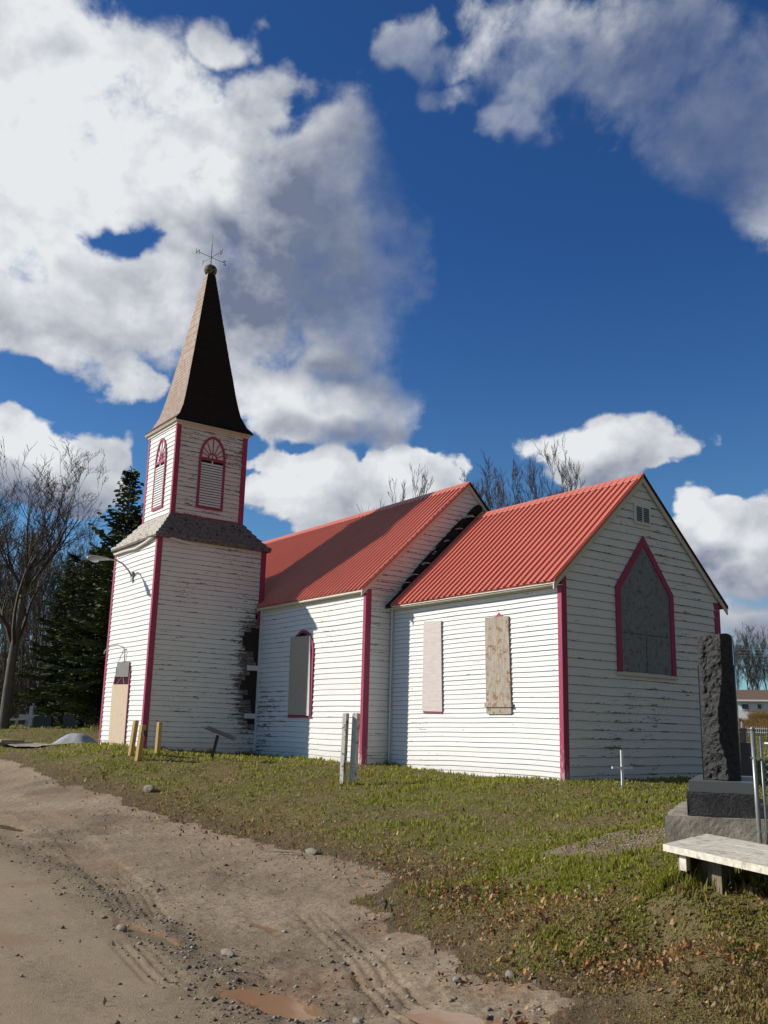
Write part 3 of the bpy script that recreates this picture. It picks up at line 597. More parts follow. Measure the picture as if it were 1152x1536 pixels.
# ribbed metal roofs
def ribroof(nm, x0, x1, y0, z0, yr, zr, north=False):
    mb = MB(); sg = -1 if north else 1; dyy, dzz = (yr-y0), (zr-z0); l = math.hypot(dyy, dzz); nrm = (0, -dzz/l*1.0, abs(dyy)/l) if not north else (0, dzz/l, abs(dyy)/l)
    prof = []; x = x0; per = .205; k = 0
    while x < x1:
        hh = .038
        prof += [(x, 0), (x+.060, 0), (x+.072, hh), (x+.108, hh), (x+.118, 0)]; x += per; k += 1
    prof = [(min(a, x1), b) for a, b in prof]; prof.append((x1, 0)); n = len(prof)
    steps = 9; rnd = random.Random(3)
    for j in range(steps+1):
        t = j/steps; bow = .010*math.sin(t*9+1)
        for (a, b) in prof:
            e = -.012*vn(a*3) if j == 0 else 0
            mb.v.append((a, y0+dyy*t+nrm[1]*(b+bow*.5)+e*(1 if not north else -1), z0+dzz*t+nrm[2]*(b+bow*.5)+e*.9))
    for j in range(steps):
        for i in range(n-1): mb.f.append((j*n+i, j*n+i+1, (j+1)*n+i+1, (j+1)*n+i))
    th = .045
    mb.hexa([(x0, y0-nrm[1]*th, z0-nrm[2]*th), (x1, y0-nrm[1]*th, z0-nrm[2]*th), (x1, yr-nrm[1]*th, zr-nrm[2]*th), (x0, yr-nrm[1]*th, zr-nrm[2]*th),
             (x0, y0-nrm[1]*.004, z0-nrm[2]*.004), (x1, y0-nrm[1]*.004, z0-nrm[2]*.004), (x1, yr-nrm[1]*.004, zr-nrm[2]*.004), (x0, yr-nrm[1]*.004, zr-nrm[2]*.004)])
    return mb.build(nm, M_RED, church)
def vn(a): return float(vnoise(np.array([a]), np.array([.3]), 5)[0])
ribroof('metal_roof', -L_+.29, .084, -OS, ZE, YR, ZR)
ribroof('metal_roof', -L_+.29, .084, Wc+OS, ZE, YR, ZR, True)
ribroof('metal_roof', XE, -L_+.066, -D_-OSn, ZEn, YRn, ZRn)
ribroof('metal_roof', XE, -L_+.066, Wn1+OSn, ZEn, YRn, ZRn, True)
def ridge(x0, x1, yr, zr, s):
    mb = MB(); w_ = .17
    pts = [(x0, yr-w_, zr-w_*s+.034), (x0, yr, zr+.045), (x0, yr+w_, zr-w_*s+.034)]
    for a, b in zip(pts[:-1], pts[1:]):
        mb.hexa([(x0, a[1], a[2]-.012), (x1, a[1], a[2]-.012), (x1, b[1], b[2]-.012), (x0, b[1], b[2]-.012), (x0, a[1], a[2]), (x1, a[1], a[2]), (x1, b[1], b[2]), (x0, b[1], b[2])])
    mb.build('ridge_cap', M_RED, church)
ridge(-L_+.30, .095, YR, ZR, slope); ridge(XE, -L_+.075, YRn, ZRn, sn)
# verge trim
for (x, y0, z0, yr, zr) in ((.086, -OS, ZE, YR, ZR), (-L_+.068, -D_-OSn, ZEn, YRn, ZRn)):
    mb = MB(); fn = fx(x)
    for a, b in (((y0, z0), (yr, zr)), ((yr, zr), (2*yr-y0, z0))):
        mb.hexa([fn(a[0], a[1]-.055, 0), fn(b[0], b[1]-.055, 0), fn(b[0], b[1]-.055, .008), fn(a[0], a[1]-.055, .008), fn(a[0], a[1]+.03, 0), fn(b[0], b[1]+.03, 0), fn(b[0], b[1]+.03, .008), fn(a[0], a[1]+.03, .008)])
        if a[1] < b[1]: mb.build('verge_trim', M_RED, church); mb = MB()
    mb.build('verge_trim', M_TAR, church)  # north half is red metal too; its backlit shade is coloured in black
# torn roofing left between the chancel roof and the nave wall
mb = MB(); rnd = random.Random(5); nS = 26
mb.hexa([(-L_+.02, -OS+.03, ZE-.03), (-L_+.30, -OS+.03, ZE-.03), (-L_+.30, YR, ZR-.03), (-L_+.02, YR, ZR-.03), (-L_+.02, -OS+.03, ZE), (-L_+.30, -OS+.03, ZE), (-L_+.30, YR, ZR), (-L_+.02, YR, ZR)])
for i in range(64):
    t = rnd.uniform(.18, 1.0); hgt = (.05+.20*min(1, (t-.15)*2.5))*rnd.uniform(.4, 1); y = -OS+(YR+OS)*t; z = ZE+(ZR-ZE)*t
    x0 = -L_+.02+rnd.uniform(0, .08); x1 = x0+rnd.uniform(.1, .26)
    mb.hexa([(x0, y, z), (x1, y, z), (x1, y+.16, z+.15), (x0, y+.16, z+.15), (x0, y-.02, z+hgt), (x1, y-.02, z+hgt*.6), (x1, y+.14, z+.15+hgt*.6), (x0, y+.14, z+.15+hgt)])
mb.build('torn_roofing', M_TAR, church)
for i in range(16):
    mb = MB(); t = rnd.uniform(.2, .95); y = -OS+(YR+OS)*t; z = ZE+(ZR-ZE)*t+.06+.10*t; a = rnd.uniform(.14, .34)
    mb.beam((-L_+.05, y, z), (-L_+.05+a, y-.05, z-.02), .10, .02); mb.build('broken_shingle', M_SHAKE, church)

# skirt roof of the tower: courses of split shakes
def skirt(face):
    o1 = .13; mb = MB(); rnd = random.Random(face); n = 6; x0, x1, y0, y1 = XW-o1, XT+o1, YT-o1, YN+o1; zlo, zhi = 6.15, 6.97
    for k in range(n):
        def ring(t, up_):
            i_ = (IN+o1)*t; z = zlo+(zhi-zlo)*(t**1.12)+up_; return x0+i_, x1-i_, y0+i_, y1-i_, z
        a = ring(k/n, .068); b = ring((k+1)/n+.03, .014); c = ring(k/n, .0)
        if face == 0: P = lambda r, f: (r[0]+(r[1]-r[0])*f, r[2], r[4]); ln = a[1]-a[0]
        elif face == 1: P = lambda r, f: (r[1], r[2]+(r[3]-r[2])*f, r[4]); ln = a[3]-a[2]
        elif face == 2: P = lambda r, f: (r[1]+(r[0]-r[1])*f, r[3], r[4]); ln = a[1]-a[0]
        else: P = lambda r, f: (r[0], r[3]+(r[2]-r[3])*f, r[4]); ln = a[3]-a[2]
        m_ = int(ln/.13); f0 = 0
        for j in range(m_):
            f1 = (j+1)/m_; jit = rnd.uniform(-.008, .006); g = .004 if j else 0
            pa, pb, pc, pd = P(a, f0+g/ln), P(a, f1), P(b, f1), P(b, f0+g/ln)
            pe, pf_ = P(c, f1), P(c, f0+g/ln)
            A_ = lambda p, d=jit: (p[0], p[1], p[2]+d*.8)
            mb.face(A_(pa), A_(pb), pc, pd); mb.face(A_(pf_), A_(pe), A_(pb), A_(pa)); f0 = f1
    return mb.build('skirt_roof', M_SHAKE if face in (0, 3) else M_SHAKE_SHADE, church)  # sunlit south and west sides pale, shaded east and north sides coloured darker
for f_ in range(4): skirt(f_)
mb = MB(); o1 = .12
mb.box((XW-o1, YT-o1, 6.10), (XT+o1, YN+o1, 6.165)); mb.build('skirt_eave', M_SHAKE_SHADE, church)
mb = MB(); mb.strip([(XW+.1, 5.97), (XW+.9, 5.965), (XT-1.4, 5.93), (XT-.7, 6.0), (XT-.15, 6.09)], .05, fS(YT), .03, .12); mb.build('sagging_fascia', M_CREAM, church)
mb = MB(); mb.beam((XT+.10, YT+.3, 6.10), (XT+.16, YT+1.1, 5.98), .03, .06); mb.build('dangling_trim', M_CREAM, church)
# spire
prof = [(1.235, 9.845), (1.20, 9.90), (1.08, 10.05), (.93, 10.40), (.86, 10.72), (.79, 11.08), (.70, 11.65), (.605, 12.2), (.375, 13.65), (.245, 14.5), (.125, 15.28)]
scx, scy = (XW+XT)/2, (YT+YN)/2; kx, ky = .9576, 1.0424
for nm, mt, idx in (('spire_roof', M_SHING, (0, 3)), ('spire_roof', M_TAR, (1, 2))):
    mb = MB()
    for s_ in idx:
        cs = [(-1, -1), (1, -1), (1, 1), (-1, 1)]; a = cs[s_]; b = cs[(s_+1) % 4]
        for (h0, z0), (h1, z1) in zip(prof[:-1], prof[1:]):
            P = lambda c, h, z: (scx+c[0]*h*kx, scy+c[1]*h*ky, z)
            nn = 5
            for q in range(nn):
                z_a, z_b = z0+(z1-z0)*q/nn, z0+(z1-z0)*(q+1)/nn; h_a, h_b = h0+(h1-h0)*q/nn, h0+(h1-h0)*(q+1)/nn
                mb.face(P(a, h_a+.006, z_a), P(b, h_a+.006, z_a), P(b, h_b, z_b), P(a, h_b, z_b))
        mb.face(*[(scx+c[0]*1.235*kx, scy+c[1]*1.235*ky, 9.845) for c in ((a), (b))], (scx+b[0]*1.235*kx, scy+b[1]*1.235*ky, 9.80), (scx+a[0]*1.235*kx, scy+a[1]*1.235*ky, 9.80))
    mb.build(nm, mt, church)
mb = MB(); mb.box((scx-1.225*kx, scy-1.225*ky, 9.775), (scx+1.225*kx, scy+1.225*ky, 9.80)); mb.box((UX0-.05, UY0-.05, 9.69), (UX1+.05, UY1+.05, 9.774)); mb.build('spire_eave', M_CREAM, church)
# ball and weather vane
def ico(mb, c, r, jit=0, sq=1.0, seed=1, sub_=2):
    import bmesh
    bm = bmesh.new(); bmesh.ops.create_icosphere(bm, subdivisions=sub_, radius=1); rnd = random.Random(seed); i0 = len(mb.v)
    for v in bm.verts:
        k = 1+rnd.uniform(-jit, jit); mb.v.append((c[0]+v.co.x*r[0]*k, c[1]+v.co.y*r[1]*k, c[2]+v.co.z*r[2]*k))
    for f in bm.faces: mb.f.append(tuple(i0+v.index for v in f.verts))
    bm.free(); return mb
vx, vy = scx, scy
mb = ico(MB(), (vx, vy, 15.46), (.215, .215, .20), .02, sub_=3); mb.build('spire_ball', M_BALL, church, True)
vane = MB(); vane.tube([(vx, vy, 15.6), (vx, vy, 16.05), (vx-.02, vy+.0, 16.45)], [.016, .013, .010], 6)
vane = vane.build('weather_vane', M_IRON, church)
mb = MB(); aN = R(279)
zc = 15.93; ends = []
for k in range(4):
    a = aN+k*math.pi/2; e = (vx+.48*math.cos(a), vy+.48*math.sin(a), zc); mb.tube([(vx, vy, zc), e], .009, 5); ends.append((a, e))
mb.build('vane_arm', M_IRON, church)
mb = MB(); mb.beam((vx-.02, vy, 16.40), (vx-.025, vy, 16.62), .06, .015, (0, 1, 0)); mb.beam((vx-.025, vy, 16.62), (vx-.03, vy, 16.78), .02, .012, (0, 1, 0)); mb.build('vane_pointer', M_IRON, church)
LET = {'N': [(0,0,0,1),(0,1,.6,0),(.6,0,.6,1)], 'E': [(0,0,0,1),(0,1,.6,1),(0,.5,.45,.5),(0,0,.6,0)], 'S': [(0,.1,.3,0),(.3,0,.6,.2),(.6,.2,0,.75),(0,.75,.3,1),(.3,1,.6,.9)], 'W': [(0,1,.18,0),(.18,0,.36,.7),(.36,.7,.54,0),(.54,0,.72,1)]}
# letters stand upright on the arm ends
for (a, e), ch in zip(ends, ('N', 'W', 'S', 'E')):
    mb = MB(); hh = .17; d = (math.cos(a), math.sin(a))
    for (p, q, r_, s_) in LET[ch]:
        A0 = (e[0]+d[0]*(p*hh+.0), e[1]+d[1]*p*hh, e[2]-.085+q*hh); B0 = (e[0]+d[0]*r_*hh, e[1]+d[1]*r_*hh, e[2]-.085+s_*hh); mb.tube([A0, B0], .012, 4)
    mb.build('vane_letter', M_IRON, church)

# belfry openings
def gothic(sc, z0, zs, za, hw, n=8):     # outline: bottom-left, up the arc, down
    pts = [(sc-hw, z0), (sc-hw, zs)]
    for k in range(1, n):
        t = k/n; pts.append((sc-hw*(math.cos(t*math.pi/2)**.95), zs+(za-zs)*math.sin(t*math.pi/2*.93)/math.sin(math.pi/2*.93)*1.0))
    pts.append((sc, za)); right = [(2*sc-a, b) for a, b in pts[:-1]][::-1]
    return pts+right
def belfry(fn, sc, z0, zs, za, hw):
    win = MB(); out = gothic(sc, z0, zs, za, hw)
    win.prism(out[::-1], fn, .012, .024); wo_ = win.build('louvre_window', M_WHITE, church)
    fr = MB(); fr.strip(out[::-1], .07, fn, .022, .055, closed=True); fr.box
    fr.build('window_frame', M_PINK, wo_)
    fr = MB(); fr.prism([(sc-hw+.07, zs-.045), (sc+hw-.07, zs-.045), (sc+hw-.07, zs+.035), (sc-hw+.07, zs+.035)], fn, .024, .050)
    # rays
    for k in range(1, 8):
        if k == 4: a = math.pi/2
        a = math.pi*k/8; r0 = hw*.33; ex = 0
        r1 = r0
        while True:
            x_, z_ = sc+math.cos(a)*r1, zs+.03+math.sin(a)*r1
            u = min(1, abs(x_-sc)/hw); top = zs+(za-zs)*(1-u**1.75)
            if z_ > top-.05 or abs(x_-sc) > hw-.06: break
            r1 += .01
        p0 = (sc+math.cos(a)*r0, zs+.03+math.sin(a)*r0); p1 = (sc+math.cos(a)*r1, zs+.03+math.sin(a)*r1); nx_, nz_ = -math.sin(a)*.012, math.cos(a)*.012
        fr.prism([(p0[0]-nx_, p0[1]-nz_), (p1[0]-nx_, p1[1]-nz_), (p1[0]+nx_, p1[1]+nz_), (p0[0]+nx_, p0[1]+nz_)], fn, .0245, .040+.0006*k)
    arc = [(sc+math.cos(t)*hw*.36, zs+.035+math.sin(t)*hw*.36) for t in np.linspace(0, math.pi, 9)]
    fr.strip(arc, .035, fn, .0245, .047); fr.prism([(sc-.012, zs+.035), (sc+.012, zs+.035), (sc+.012, zs+.035+hw*.3), (sc-.012, zs+.035+hw*.3)], fn, .0245, .043)
    fr.build('fanlight', M_PINK, wo_)
    bk = MB(); bk.prism([(sc-hw+.075, z0+.075), (sc+hw-.075, z0+.075), (sc+hw-.075, zs-.05), (sc-hw+.075, zs-.05)], fn, .0242, .028); bk.build('louvre_back', M_BLACK, wo_)
    lv = MB(); n = 17; dz_ = (zs-.11-z0-.09)/n
    for k in range(n):
        zz = z0+.085+k*dz_; h_ = dz_*.72
        a0 = fn(sc-hw+.08, zz, .050); a1 = fn(sc+hw-.08, zz, .050); b0 = fn(sc-hw+.08, zz+h_, .030); b1 = fn(sc+hw-.08, zz+h_, .030)
        c0 = fn(sc-hw+.08, zz+.008, .054); c1 = fn(sc+hw-.08, zz+.008, .054); d0 = fn(sc-hw+.08, zz+h_+.006, .034); d1 = fn(sc+hw-.08, zz+h_+.006, .034)
        lv.hexa([a0, a1, b1, b0, c0, c1, d1, d0])
    lv.prism([(sc-.02, zs-.14), (sc+.02, zs-.14), (sc+.02, zs-.05), (sc-.02, zs-.05)], fn, .03, .048)
    lv.build('louvre_slats', M_WHITE, wo_)
belfry(fE(UX1), -2.495, 7.25, 8.80, 9.53, .435)
belfry(fS(UY0), -12.87, 7.24, 8.72, 9.49, .40)

# chancel windows (boarded)
def board(nm, mt, fn, poly, n0, n1, par): mb = MB(); mb.prism(poly, fn, n0, n1); return mb.build(nm, mt, par)
f0 = fS(0); f1 = fS(-D_); f2 = fE(0)
w1 = board('boarded_window', M_BLACK, f0, [(-4.50,1.43),(-3.84,1.42),(-3.88,3.50),(-4.48,3.50)], .02, .03, church)
board('window_board', M_BOARD, f0, [(-4.535,1.40),(-3.79,1.385),(-3.865,3.515),(-4.52,3.545)], .0305, .055, w1)
mb = MB(); mb.prism([(-4.51,1.365),(-3.81,1.355),(-3.80,1.398),(-4.51,1.405)], f0, .02, .045); mb.build('window_sill', M_PINK, w1)
w2 = board('boarded_window', M_BLACK, f0, [(-2.24,1.36),(-1.50,1.36),(-1.56,3.40),(-2.26,3.42)], .02, .03, church)
board('window_board', M_BOARD_W, f0, [(-2.256,1.35),(-2.22,1.325),(-1.50,1.325),(-1.458,1.35),(-1.47,1.45),(-1.545,3.435),(-2.305,3.455)], .0305, .052, w2)
board('board_batten', M_BOARD_W, f0, [(-2.28,1.475),(-1.43,1.47),(-1.43,1.56),(-2.28,1.565)], .0525, .085, w2)
board('window_frame', M_PINK, f0, [(-2.02,3.43),(-1.72,3.43),(-1.87,3.54)], .021, .0300, w2)
# nave window
gp = gothic(-8.83, 1.22, 2.95, 3.58, .60)
w3 = board('boarded_window', M_BLACK, f1, gp[::-1], .016, .026, church)
mb = MB(); mb.strip(gp[::-1], .075, f1, .02, .052, closed=True); mb.build('window_frame', M_PINK, w3)
board('window_board', M_BOARD_N, f1, [(-9.39,1.30),(-8.45,1.29),(-8.44,3.40),(-9.43,3.41)], .0525, .075, w3)
board('window_board', M_BOARD, f1, [(-8.445,1.27),(-8.28,1.27),(-8.33,2.6),(-8.39,3.385),(-8.437,3.385)], .0525, .085, w3)
# east window
yc0, yc1 = 1.65, 3.61
out = [(yc0, 2.27), (yc1, 2.27), (yc1, 4.11), ((yc0+yc1)/2, 5.36), (yc0, 4.11)]
w4 = board('boarded_window', M_BOARD_E, f2, [(yc0+.1, 2.3), (yc1-.1, 2.3), (yc1-.1, 4.06), ((yc0+yc1)/2, 5.2), (yc0+.1, 4.06)], .02, .034, church)
mb = MB(); mb.strip([out[1], out[2], out[3], out[4], out[0]], .14, f2, .02, .06); mb.build('window_frame', M_PINK, w4)
mb = MB(); mb.box((.02, yc0-.04, 2.20), (.07, yc1+.04, 2.265)); mb.build('window_sill', M_CREAM, w4)
mb = MB(); mb.box((.035, yc0+.18, 3.12), (.038, yc1-.18, 3.128)); mb.box((.035, 2.62, 2.3), (.0385, 2.628, 3.1)); mb.build('board_seam', M_BLACK, w4)
# vent
vt = board('gable_vent', M_WHITE, f2, [(2.37,5.63),(2.93,5.63),(2.93,6.08),(2.37,6.08)], .02, .045, church)
for a, b in ((2.44, 2.63), (2.68, 2.87)):
    mb = MB(); mb.box((.0455, a, 5.69), (.047, b, 6.03)); mb.build('vent_opening', M_HWIN, vt)
    mb = MB()
    for k in range(7): mb.hexa([(.048,a,5.70+k*.047),(.060,a,5.70+k*.047),(.060,b,5.70+k*.047),(.048,b,5.70+k*.047),(.048,a,5.722+k*.047),(.052,a,5.722+k*.047),(.052,b,5.722+k*.047),(.048,b,5.722+k*.047)])
    mb.build('vent_slats', M_STONEL, vt)
# door
ft = fS(YT)
dr = board('boarded_door', M_BLACK, ft, [(-13.62,.30),(-12.50,.30),(-12.50,2.55),(-13.62,2.55)], .015, .028, church)
board('door_board', M_OSB, ft, [(-13.66,.30),(-12.47,.30),(-12.50,2.03),(-13.72,2.06)], .0285, .055, dr)
board('transom_board', M_GREYW, ft, [(-13.50,2.27),(-12.55,2.24),(-12.55,2.66),(-13.48,2.70)], .0285, .06, dr)
mb = MB(); mb.prism([(-12.50,.30),(-12.44,.30),(-12.47,2.5),(-12.53,2.24)], ft, .029, .05); mb.prism([(-13.74,1.9),(-13.68,1.9),(-13.55,2.3),(-13.62,2.3)], ft, .029, .05)
mb.build('door_frame', M_PINK, dr)
mb = MB(); mb.prism([(-13.45,2.06),(-13.40,2.06),(-13.1,2.24),(-13.15,2.24)], ft, .029, .04); mb.prism([(-12.9,2.06),(-12.82,2.06),(-12.95,2.25),(-13.0,2.25)], ft, .029, .043); mb.build('broken_pane_bar', M_PINK, dr)
mb = MB(); mb.tube([(-12.96,YT-.05,2.66),(-12.95,YT-.06,3.0),(-13.02,YT-.10,3.10),(-13.25,YT-.18,3.17),(-13.55,YT-.30,3.13),(-13.78,YT-.36,3.0),(-13.80,YT-.36,2.93)], .017, 6); mb.build('cable_conduit', M_LAMPG, church)
# wall lamp
lamp = MB(); lamp.box((-13.0,YT-.07,5.0),(-12.86,YT-.018,5.28)); lamp = lamp.build('wall_lamp', M_LAMPG, church)
hx, hy, hz_ = -12.79, -5.44, 5.49
mb = MB(); mb.tube([(-12.93,YT-.06,5.14),(-12.92,YT-.16,5.30),(-12.90,YT-.36,5.48),(-12.87,YT-.6,5.56),(-12.84,YT-.88,5.55)], .024, 8); mb.build('lamp_arm', M_GALV, lamp)
mb = MB(); mb.tube([(-12.93,YT-.05,5.2),(-12.78,YT-.08,5.26),(-12.75,YT-.04,5.12)], .012, 5); mb.build('lamp_wire', M_IRON, lamp)
mb = MB(); mb.tube([(-12.845,YT-.80,5.555),(-12.83,YT-.92,5.55),(-12.81,YT-1.12,5.535),(-12.785,YT-1.35,5.515),(-12.77,YT-1.47,5.50)], [.026,.048,.072,.078,.045], 12); mb.build('lamp_head', M_LAMPG, lamp, True)
mb = ico(MB(), (-12.79,YT-1.25,5.455), (.066,.13,.055), 0, sub_=2); mb.build('lamp_lens', M_GLASS, lamp, True)

# ------------------------------------------------------------------ posts, signs and crosses around the church
def post(x, y, w_, h_, lean, mt, label, rz=0.0, grp='', name='wooden_post', cat='post', z=None):
    z = gh(x, y) if z is None else z; o = thing(name, (x, y, z), label, cat, grp); mb = MB(); c, s = math.cos(rz), math.sin(rz); q = w_/2; P = []
    for zz in (-.2, h_):
        for (a, b) in ((-q, -q), (q, -q), (q, q), (-q, q)): P.append((x+a*c-b*s+lean[0]*zz, y+a*s+b*c+lean[1]*zz, z+zz))
    mb.hexa(P)
    t = mb.build('post_shaft', mt, o)
    mb = MB(); mb.hexa([P[4], P[5], P[6], P[7]]+[(a[0]+(x+lean[0]*h_-a[0])*.35, a[1]+(y+lean[1]*h_-a[1])*.35, z+h_+.012) for a in P[4:]]); mb.build('post_top', mt, o)
    return o
G1 = 'short yellow lumber posts by the tower'
post(-8.70, -5.57, .10, .80, (.05, .06), M_YWOOD, 'leaning yellow lumber post, leftmost of three, in front of the boarded tower door', R(10), G1)
post(-8.02, -5.66, .11, .80, (.06, .05), M_YWOOD, 'yellow lumber post with a latch stub, in front of the tower corner board', R(10), G1)
post(-8.90, -4.82, .10, .74, (.0, .01), M_YWOOD, 'yellow lumber post standing apart to the right against the dark tower wall', R(10), G1)
mb = MB(); o_ = bpy.data.objects.get('wooden_post.001'); px, py, pz = o_.location; mb.box((px+.06, py+.0, pz+.62), (px+.2, py+.09, pz+.68)); mb.box((px+.14, py+.0, pz+.55), (px+.24, py+.09, pz+.615)); mb.build('latch_stub', M_IRON, o_)
G2 = 'tall peeling white posts in the grass'
post(-3.33, -3.08, .095, 1.42, (.02, .01), M_PEELPOST, 'narrow grey and white peeling post, left of the pair before the nave corner', R(18), G2)
post(-3.22, -2.89, .12, 1.42, (.02, .01), M_PEELPOST, 'wider peeling white post, right of the pair before the nave corner', R(18), G2)
# information panel on one leaning leg
ix, iy = -10.32, -2.42; ix, iy = -7.6, -4.02; iz = gh(ix, iy)
sg = thing('information_sign', (ix, iy, iz), 'low dark interpretive sign with a tilted panel on a slanting leg, beside the tower', 'sign')
r3 = Vector((rt.x, rt.y, 0)); b3 = Vector((-rt.y, rt.x, 0))
P0 = Vector((ix, iy, iz)); 
mb = MB(); mb.beam(P0-Vector((0,0,.15)), P0+r3*.14+Vector((0,0,.54)), .07, .05, b3); mb.build('sign_leg', M_SIGN, sg)
c = P0+r3*.22+Vector((0, 0, .57)); sl_ = (r3*.37+Vector((0,0,-.135))); bk_ = b3*.28+Vector((0,0,.02))
mb = MB(); n_ = Vector((0,0,.028)); mb.hexa([c-sl_-bk_, c+sl_-bk_, c+sl_+bk_, c-sl_+bk_, c-sl_-bk_+n_, c+sl_-bk_+n_, c+sl_+bk_+n_, c-sl_+bk_+n_]); mb.build('sign_panel', M_SIGNG, sg)
mb = MB(); k_ = .93; c2 = c+n_*1.02; n2 = Vector((0,0,.006)); mb.hexa([c2-sl_*k_-bk_*k_, c2+sl_*k_-bk_*k_, c2+sl_*k_+bk_*k_, c2-sl_*k_+bk_*k_, c2-sl_*k_-bk_*k_+n2, c2+sl_*k_-bk_*k_+n2, c2+sl_*k_+bk_*k_+n2, c2-sl_*k_+bk_*k_+n2]); mb.build('sign_face', M_SIGN, sg)
def at0(u, w_):
    a = R(144.22)-math.atan((u-576)/1440.1); return 13.885+w_*math.cos(a), -14.601+w_*math.sin(a)
def cross(x, y, h_, aw, t, za, mt, label, grp=None, yawa=None, z=None, name='grave_cross'):
    z = gh(x, y)-.02 if z is None else z; o = thing(name, (x, y, z), label, 'cross', grp); a = R(54) if yawa is None else yawa; d = Vector((math.cos(a), math.sin(a), 0)); nrm_ = Vector((-d.y, d.x, 0))
    mb = MB(); mb.beam((x, y, z-.1), (x, y, z+h_), t, t*.8, nrm_); mb.build('upright', mt, o)
    mb = MB(); p = Vector((x, y, z+za)); mb.beam(p-d*aw/2-nrm_*t*.12, p+d*aw/2-nrm_*t*.12, t*.9, t*.9, nrm_); mb.build('crossbar', mt, o); return o
cross(1.68, -.24, .70, .40, .045, .385, M_CROSSW, 'small white cross standing by itself against the shaded end wall of the church', yawa=R(90-26))

# ------------------------------------------------------------------ granite monument, slab, bench and fence
e1 = Vector((.843, .537, 0)); e2 = Vector((-.553, .833, 0)); 
def quadbox(mb, p, a, b, z0, z1, ins=0):
    c = [p, p+a, p+a+b, p+b]; return mb.hexa([(q.x, q.y, z0) for q in c]+[(q.x, q.y, z1) for q in c])
SP = Vector((7.77, -6.82, 0))
sb = thing('grave_kerb', (SP.x, SP.y, -.15), 'broad rough concrete slab under the black granite monument', 'concrete base')
def rough_block(nm, mt, par, p, a, b, z0, z1, amp, nx_, ny_, nz_, seed, taper=0, faces='all'):
    """box made of displaced grid faces"""
    mb = MB(); la, lb = a.length, b.length; ua, ub = a.normalized(), b.normalized(); uz = Vector((0, 0, 1)); H_ = z1-z0
    def disp(q, n):
        v = (float(fbm(np.array([q.x*5+q.z*2.2]), np.array([q.z*5+q.y*5]), 5, seed)[0])-.47)*2; return q+n*v*amp
    def grid(o, u, v, lu, lv, nu, nv, n):
        i0 = len(mb.v)
        for j in range(nv+1):
            for i in range(nu+1):
                q = o+u*(lu*i/nu)+v*(lv*j/nv); e = (i in (0, nu)) or (j in (0, nv)); mb.v.append(tuple(disp(q, n*(.35 if e else 1))))
        for j in range(nv):
            for i in range(nu): mb.f.append((i0+j*(nu+1)+i, i0+j*(nu+1)+i+1, i0+(j+1)*(nu+1)+i+1, i0+(j+1)*(nu+1)+i))
    o = p+Vector((0, 0, z0))
    grid(o, ua, uz, la, H_, nx_, nz_, -ub); grid(o+a, ub, uz, lb, H_, ny_, nz_, ua); grid(o+a+b, -ua, uz, la, H_, nx_, nz_, ub); grid(o+b, -ub, uz, lb, H_, ny_, nz_, -ua); grid(o+Vector((0, 0, H_)), ua, ub, la, lb, nx_, ny_, uz)
    return mb.build(nm, mt, par, False)
SB2 = rough_block('slab', M_CONC, sb, SP, e1*2.2, e2*2.46, -.35, .145, .018, 60, 60, 12, 61)
mb = MB()
mon = thing('granite_monument', (7.98, -6.72, .145), 'tall rough black granite monument seen end on, standing on a stepped base', 'monument')
BP = Vector((7.905, -6.655, 0)); bw = .62
quadbox(mb, BP+e2*.02+e1*.02, e1*(bw-.04), e2*2.2, .36, .468); mb.build('base_top', M_GRANM, mon)
rough_block('base_block', M_GRAN, mon, BP, e1*bw, e2*2.25, .15, .365, .016, 40, 60, 16, 71)
# tablet: rough end with a wandering ridge, polished sides
CP = BP+e1*.145+e2*.50; cw = .335; z0m, z1m = .468, 1.875
mb = MB(); nu, nv = 44, 150
for j in range(nv+1):
    for i in range(nu+1):
        s_ = i/nu; z = z0m+(z1m-z0m)*j/nv; rg = .60+.14*math.sin(z*4.1+.5)+.10*(float(fbm(np.array([z*3.]), np.array([1.]), 3, 81)[0])-.45)*2
        prot = .13*(1-abs(s_-rg)/(rg if s_ < rg else 1-rg)) if j not in (0,) else .05
        e = min(s_, 1-s_)*8; fl = min(1, e); d_ = (float(fbm(np.array([s_*4.0]), np.array([z*9.]), 5, 82)[0])-.47)*.075+(float(fbm(np.array([s_*9.]), np.array([z*26.]), 4, 83)[0])-.47)*.050
        q = CP+e1*(cw*s_)-e2*(prot+d_*fl); mb.v.append((q.x, q.y, z+(.02*math.sin(s_*9) if j == nv else 0)+(.035*(1-abs(s_-.6)*2) if j == nv else 0)))
for j in range(nv):
    for i in range(nu): mb.f.append((j*(nu+1)+i, j*(nu+1)+i+1, (j+1)*(nu+1)+i+1, (j+1)*(nu+1)+i))
i0 = len(mb.v); back = [CP+e2*.02, CP+e1*cw+e2*.02]; mb.v += [(back[0].x, back[0].y, z1m), (back[1].x, back[1].y, z1m), ]
top = [nv*(nu+1)+i for i in range(nu+1)]; mb.f.append(tuple(top+[i0+1, i0])); mb.build('rough_end', M_GRAN, mon, False)
mb = MB(); quadbox(mb, CP+e2*.021-e1*.012, e1*(cw+.024), e2*1.15, z0m+.001, 1.60); quadbox(mb, CP+e2*.021+e1*.004, e1*(cw-.008), e2*1.15, 1.601, z1m-.01); mb.build('tablet', M_GRANP, mon)
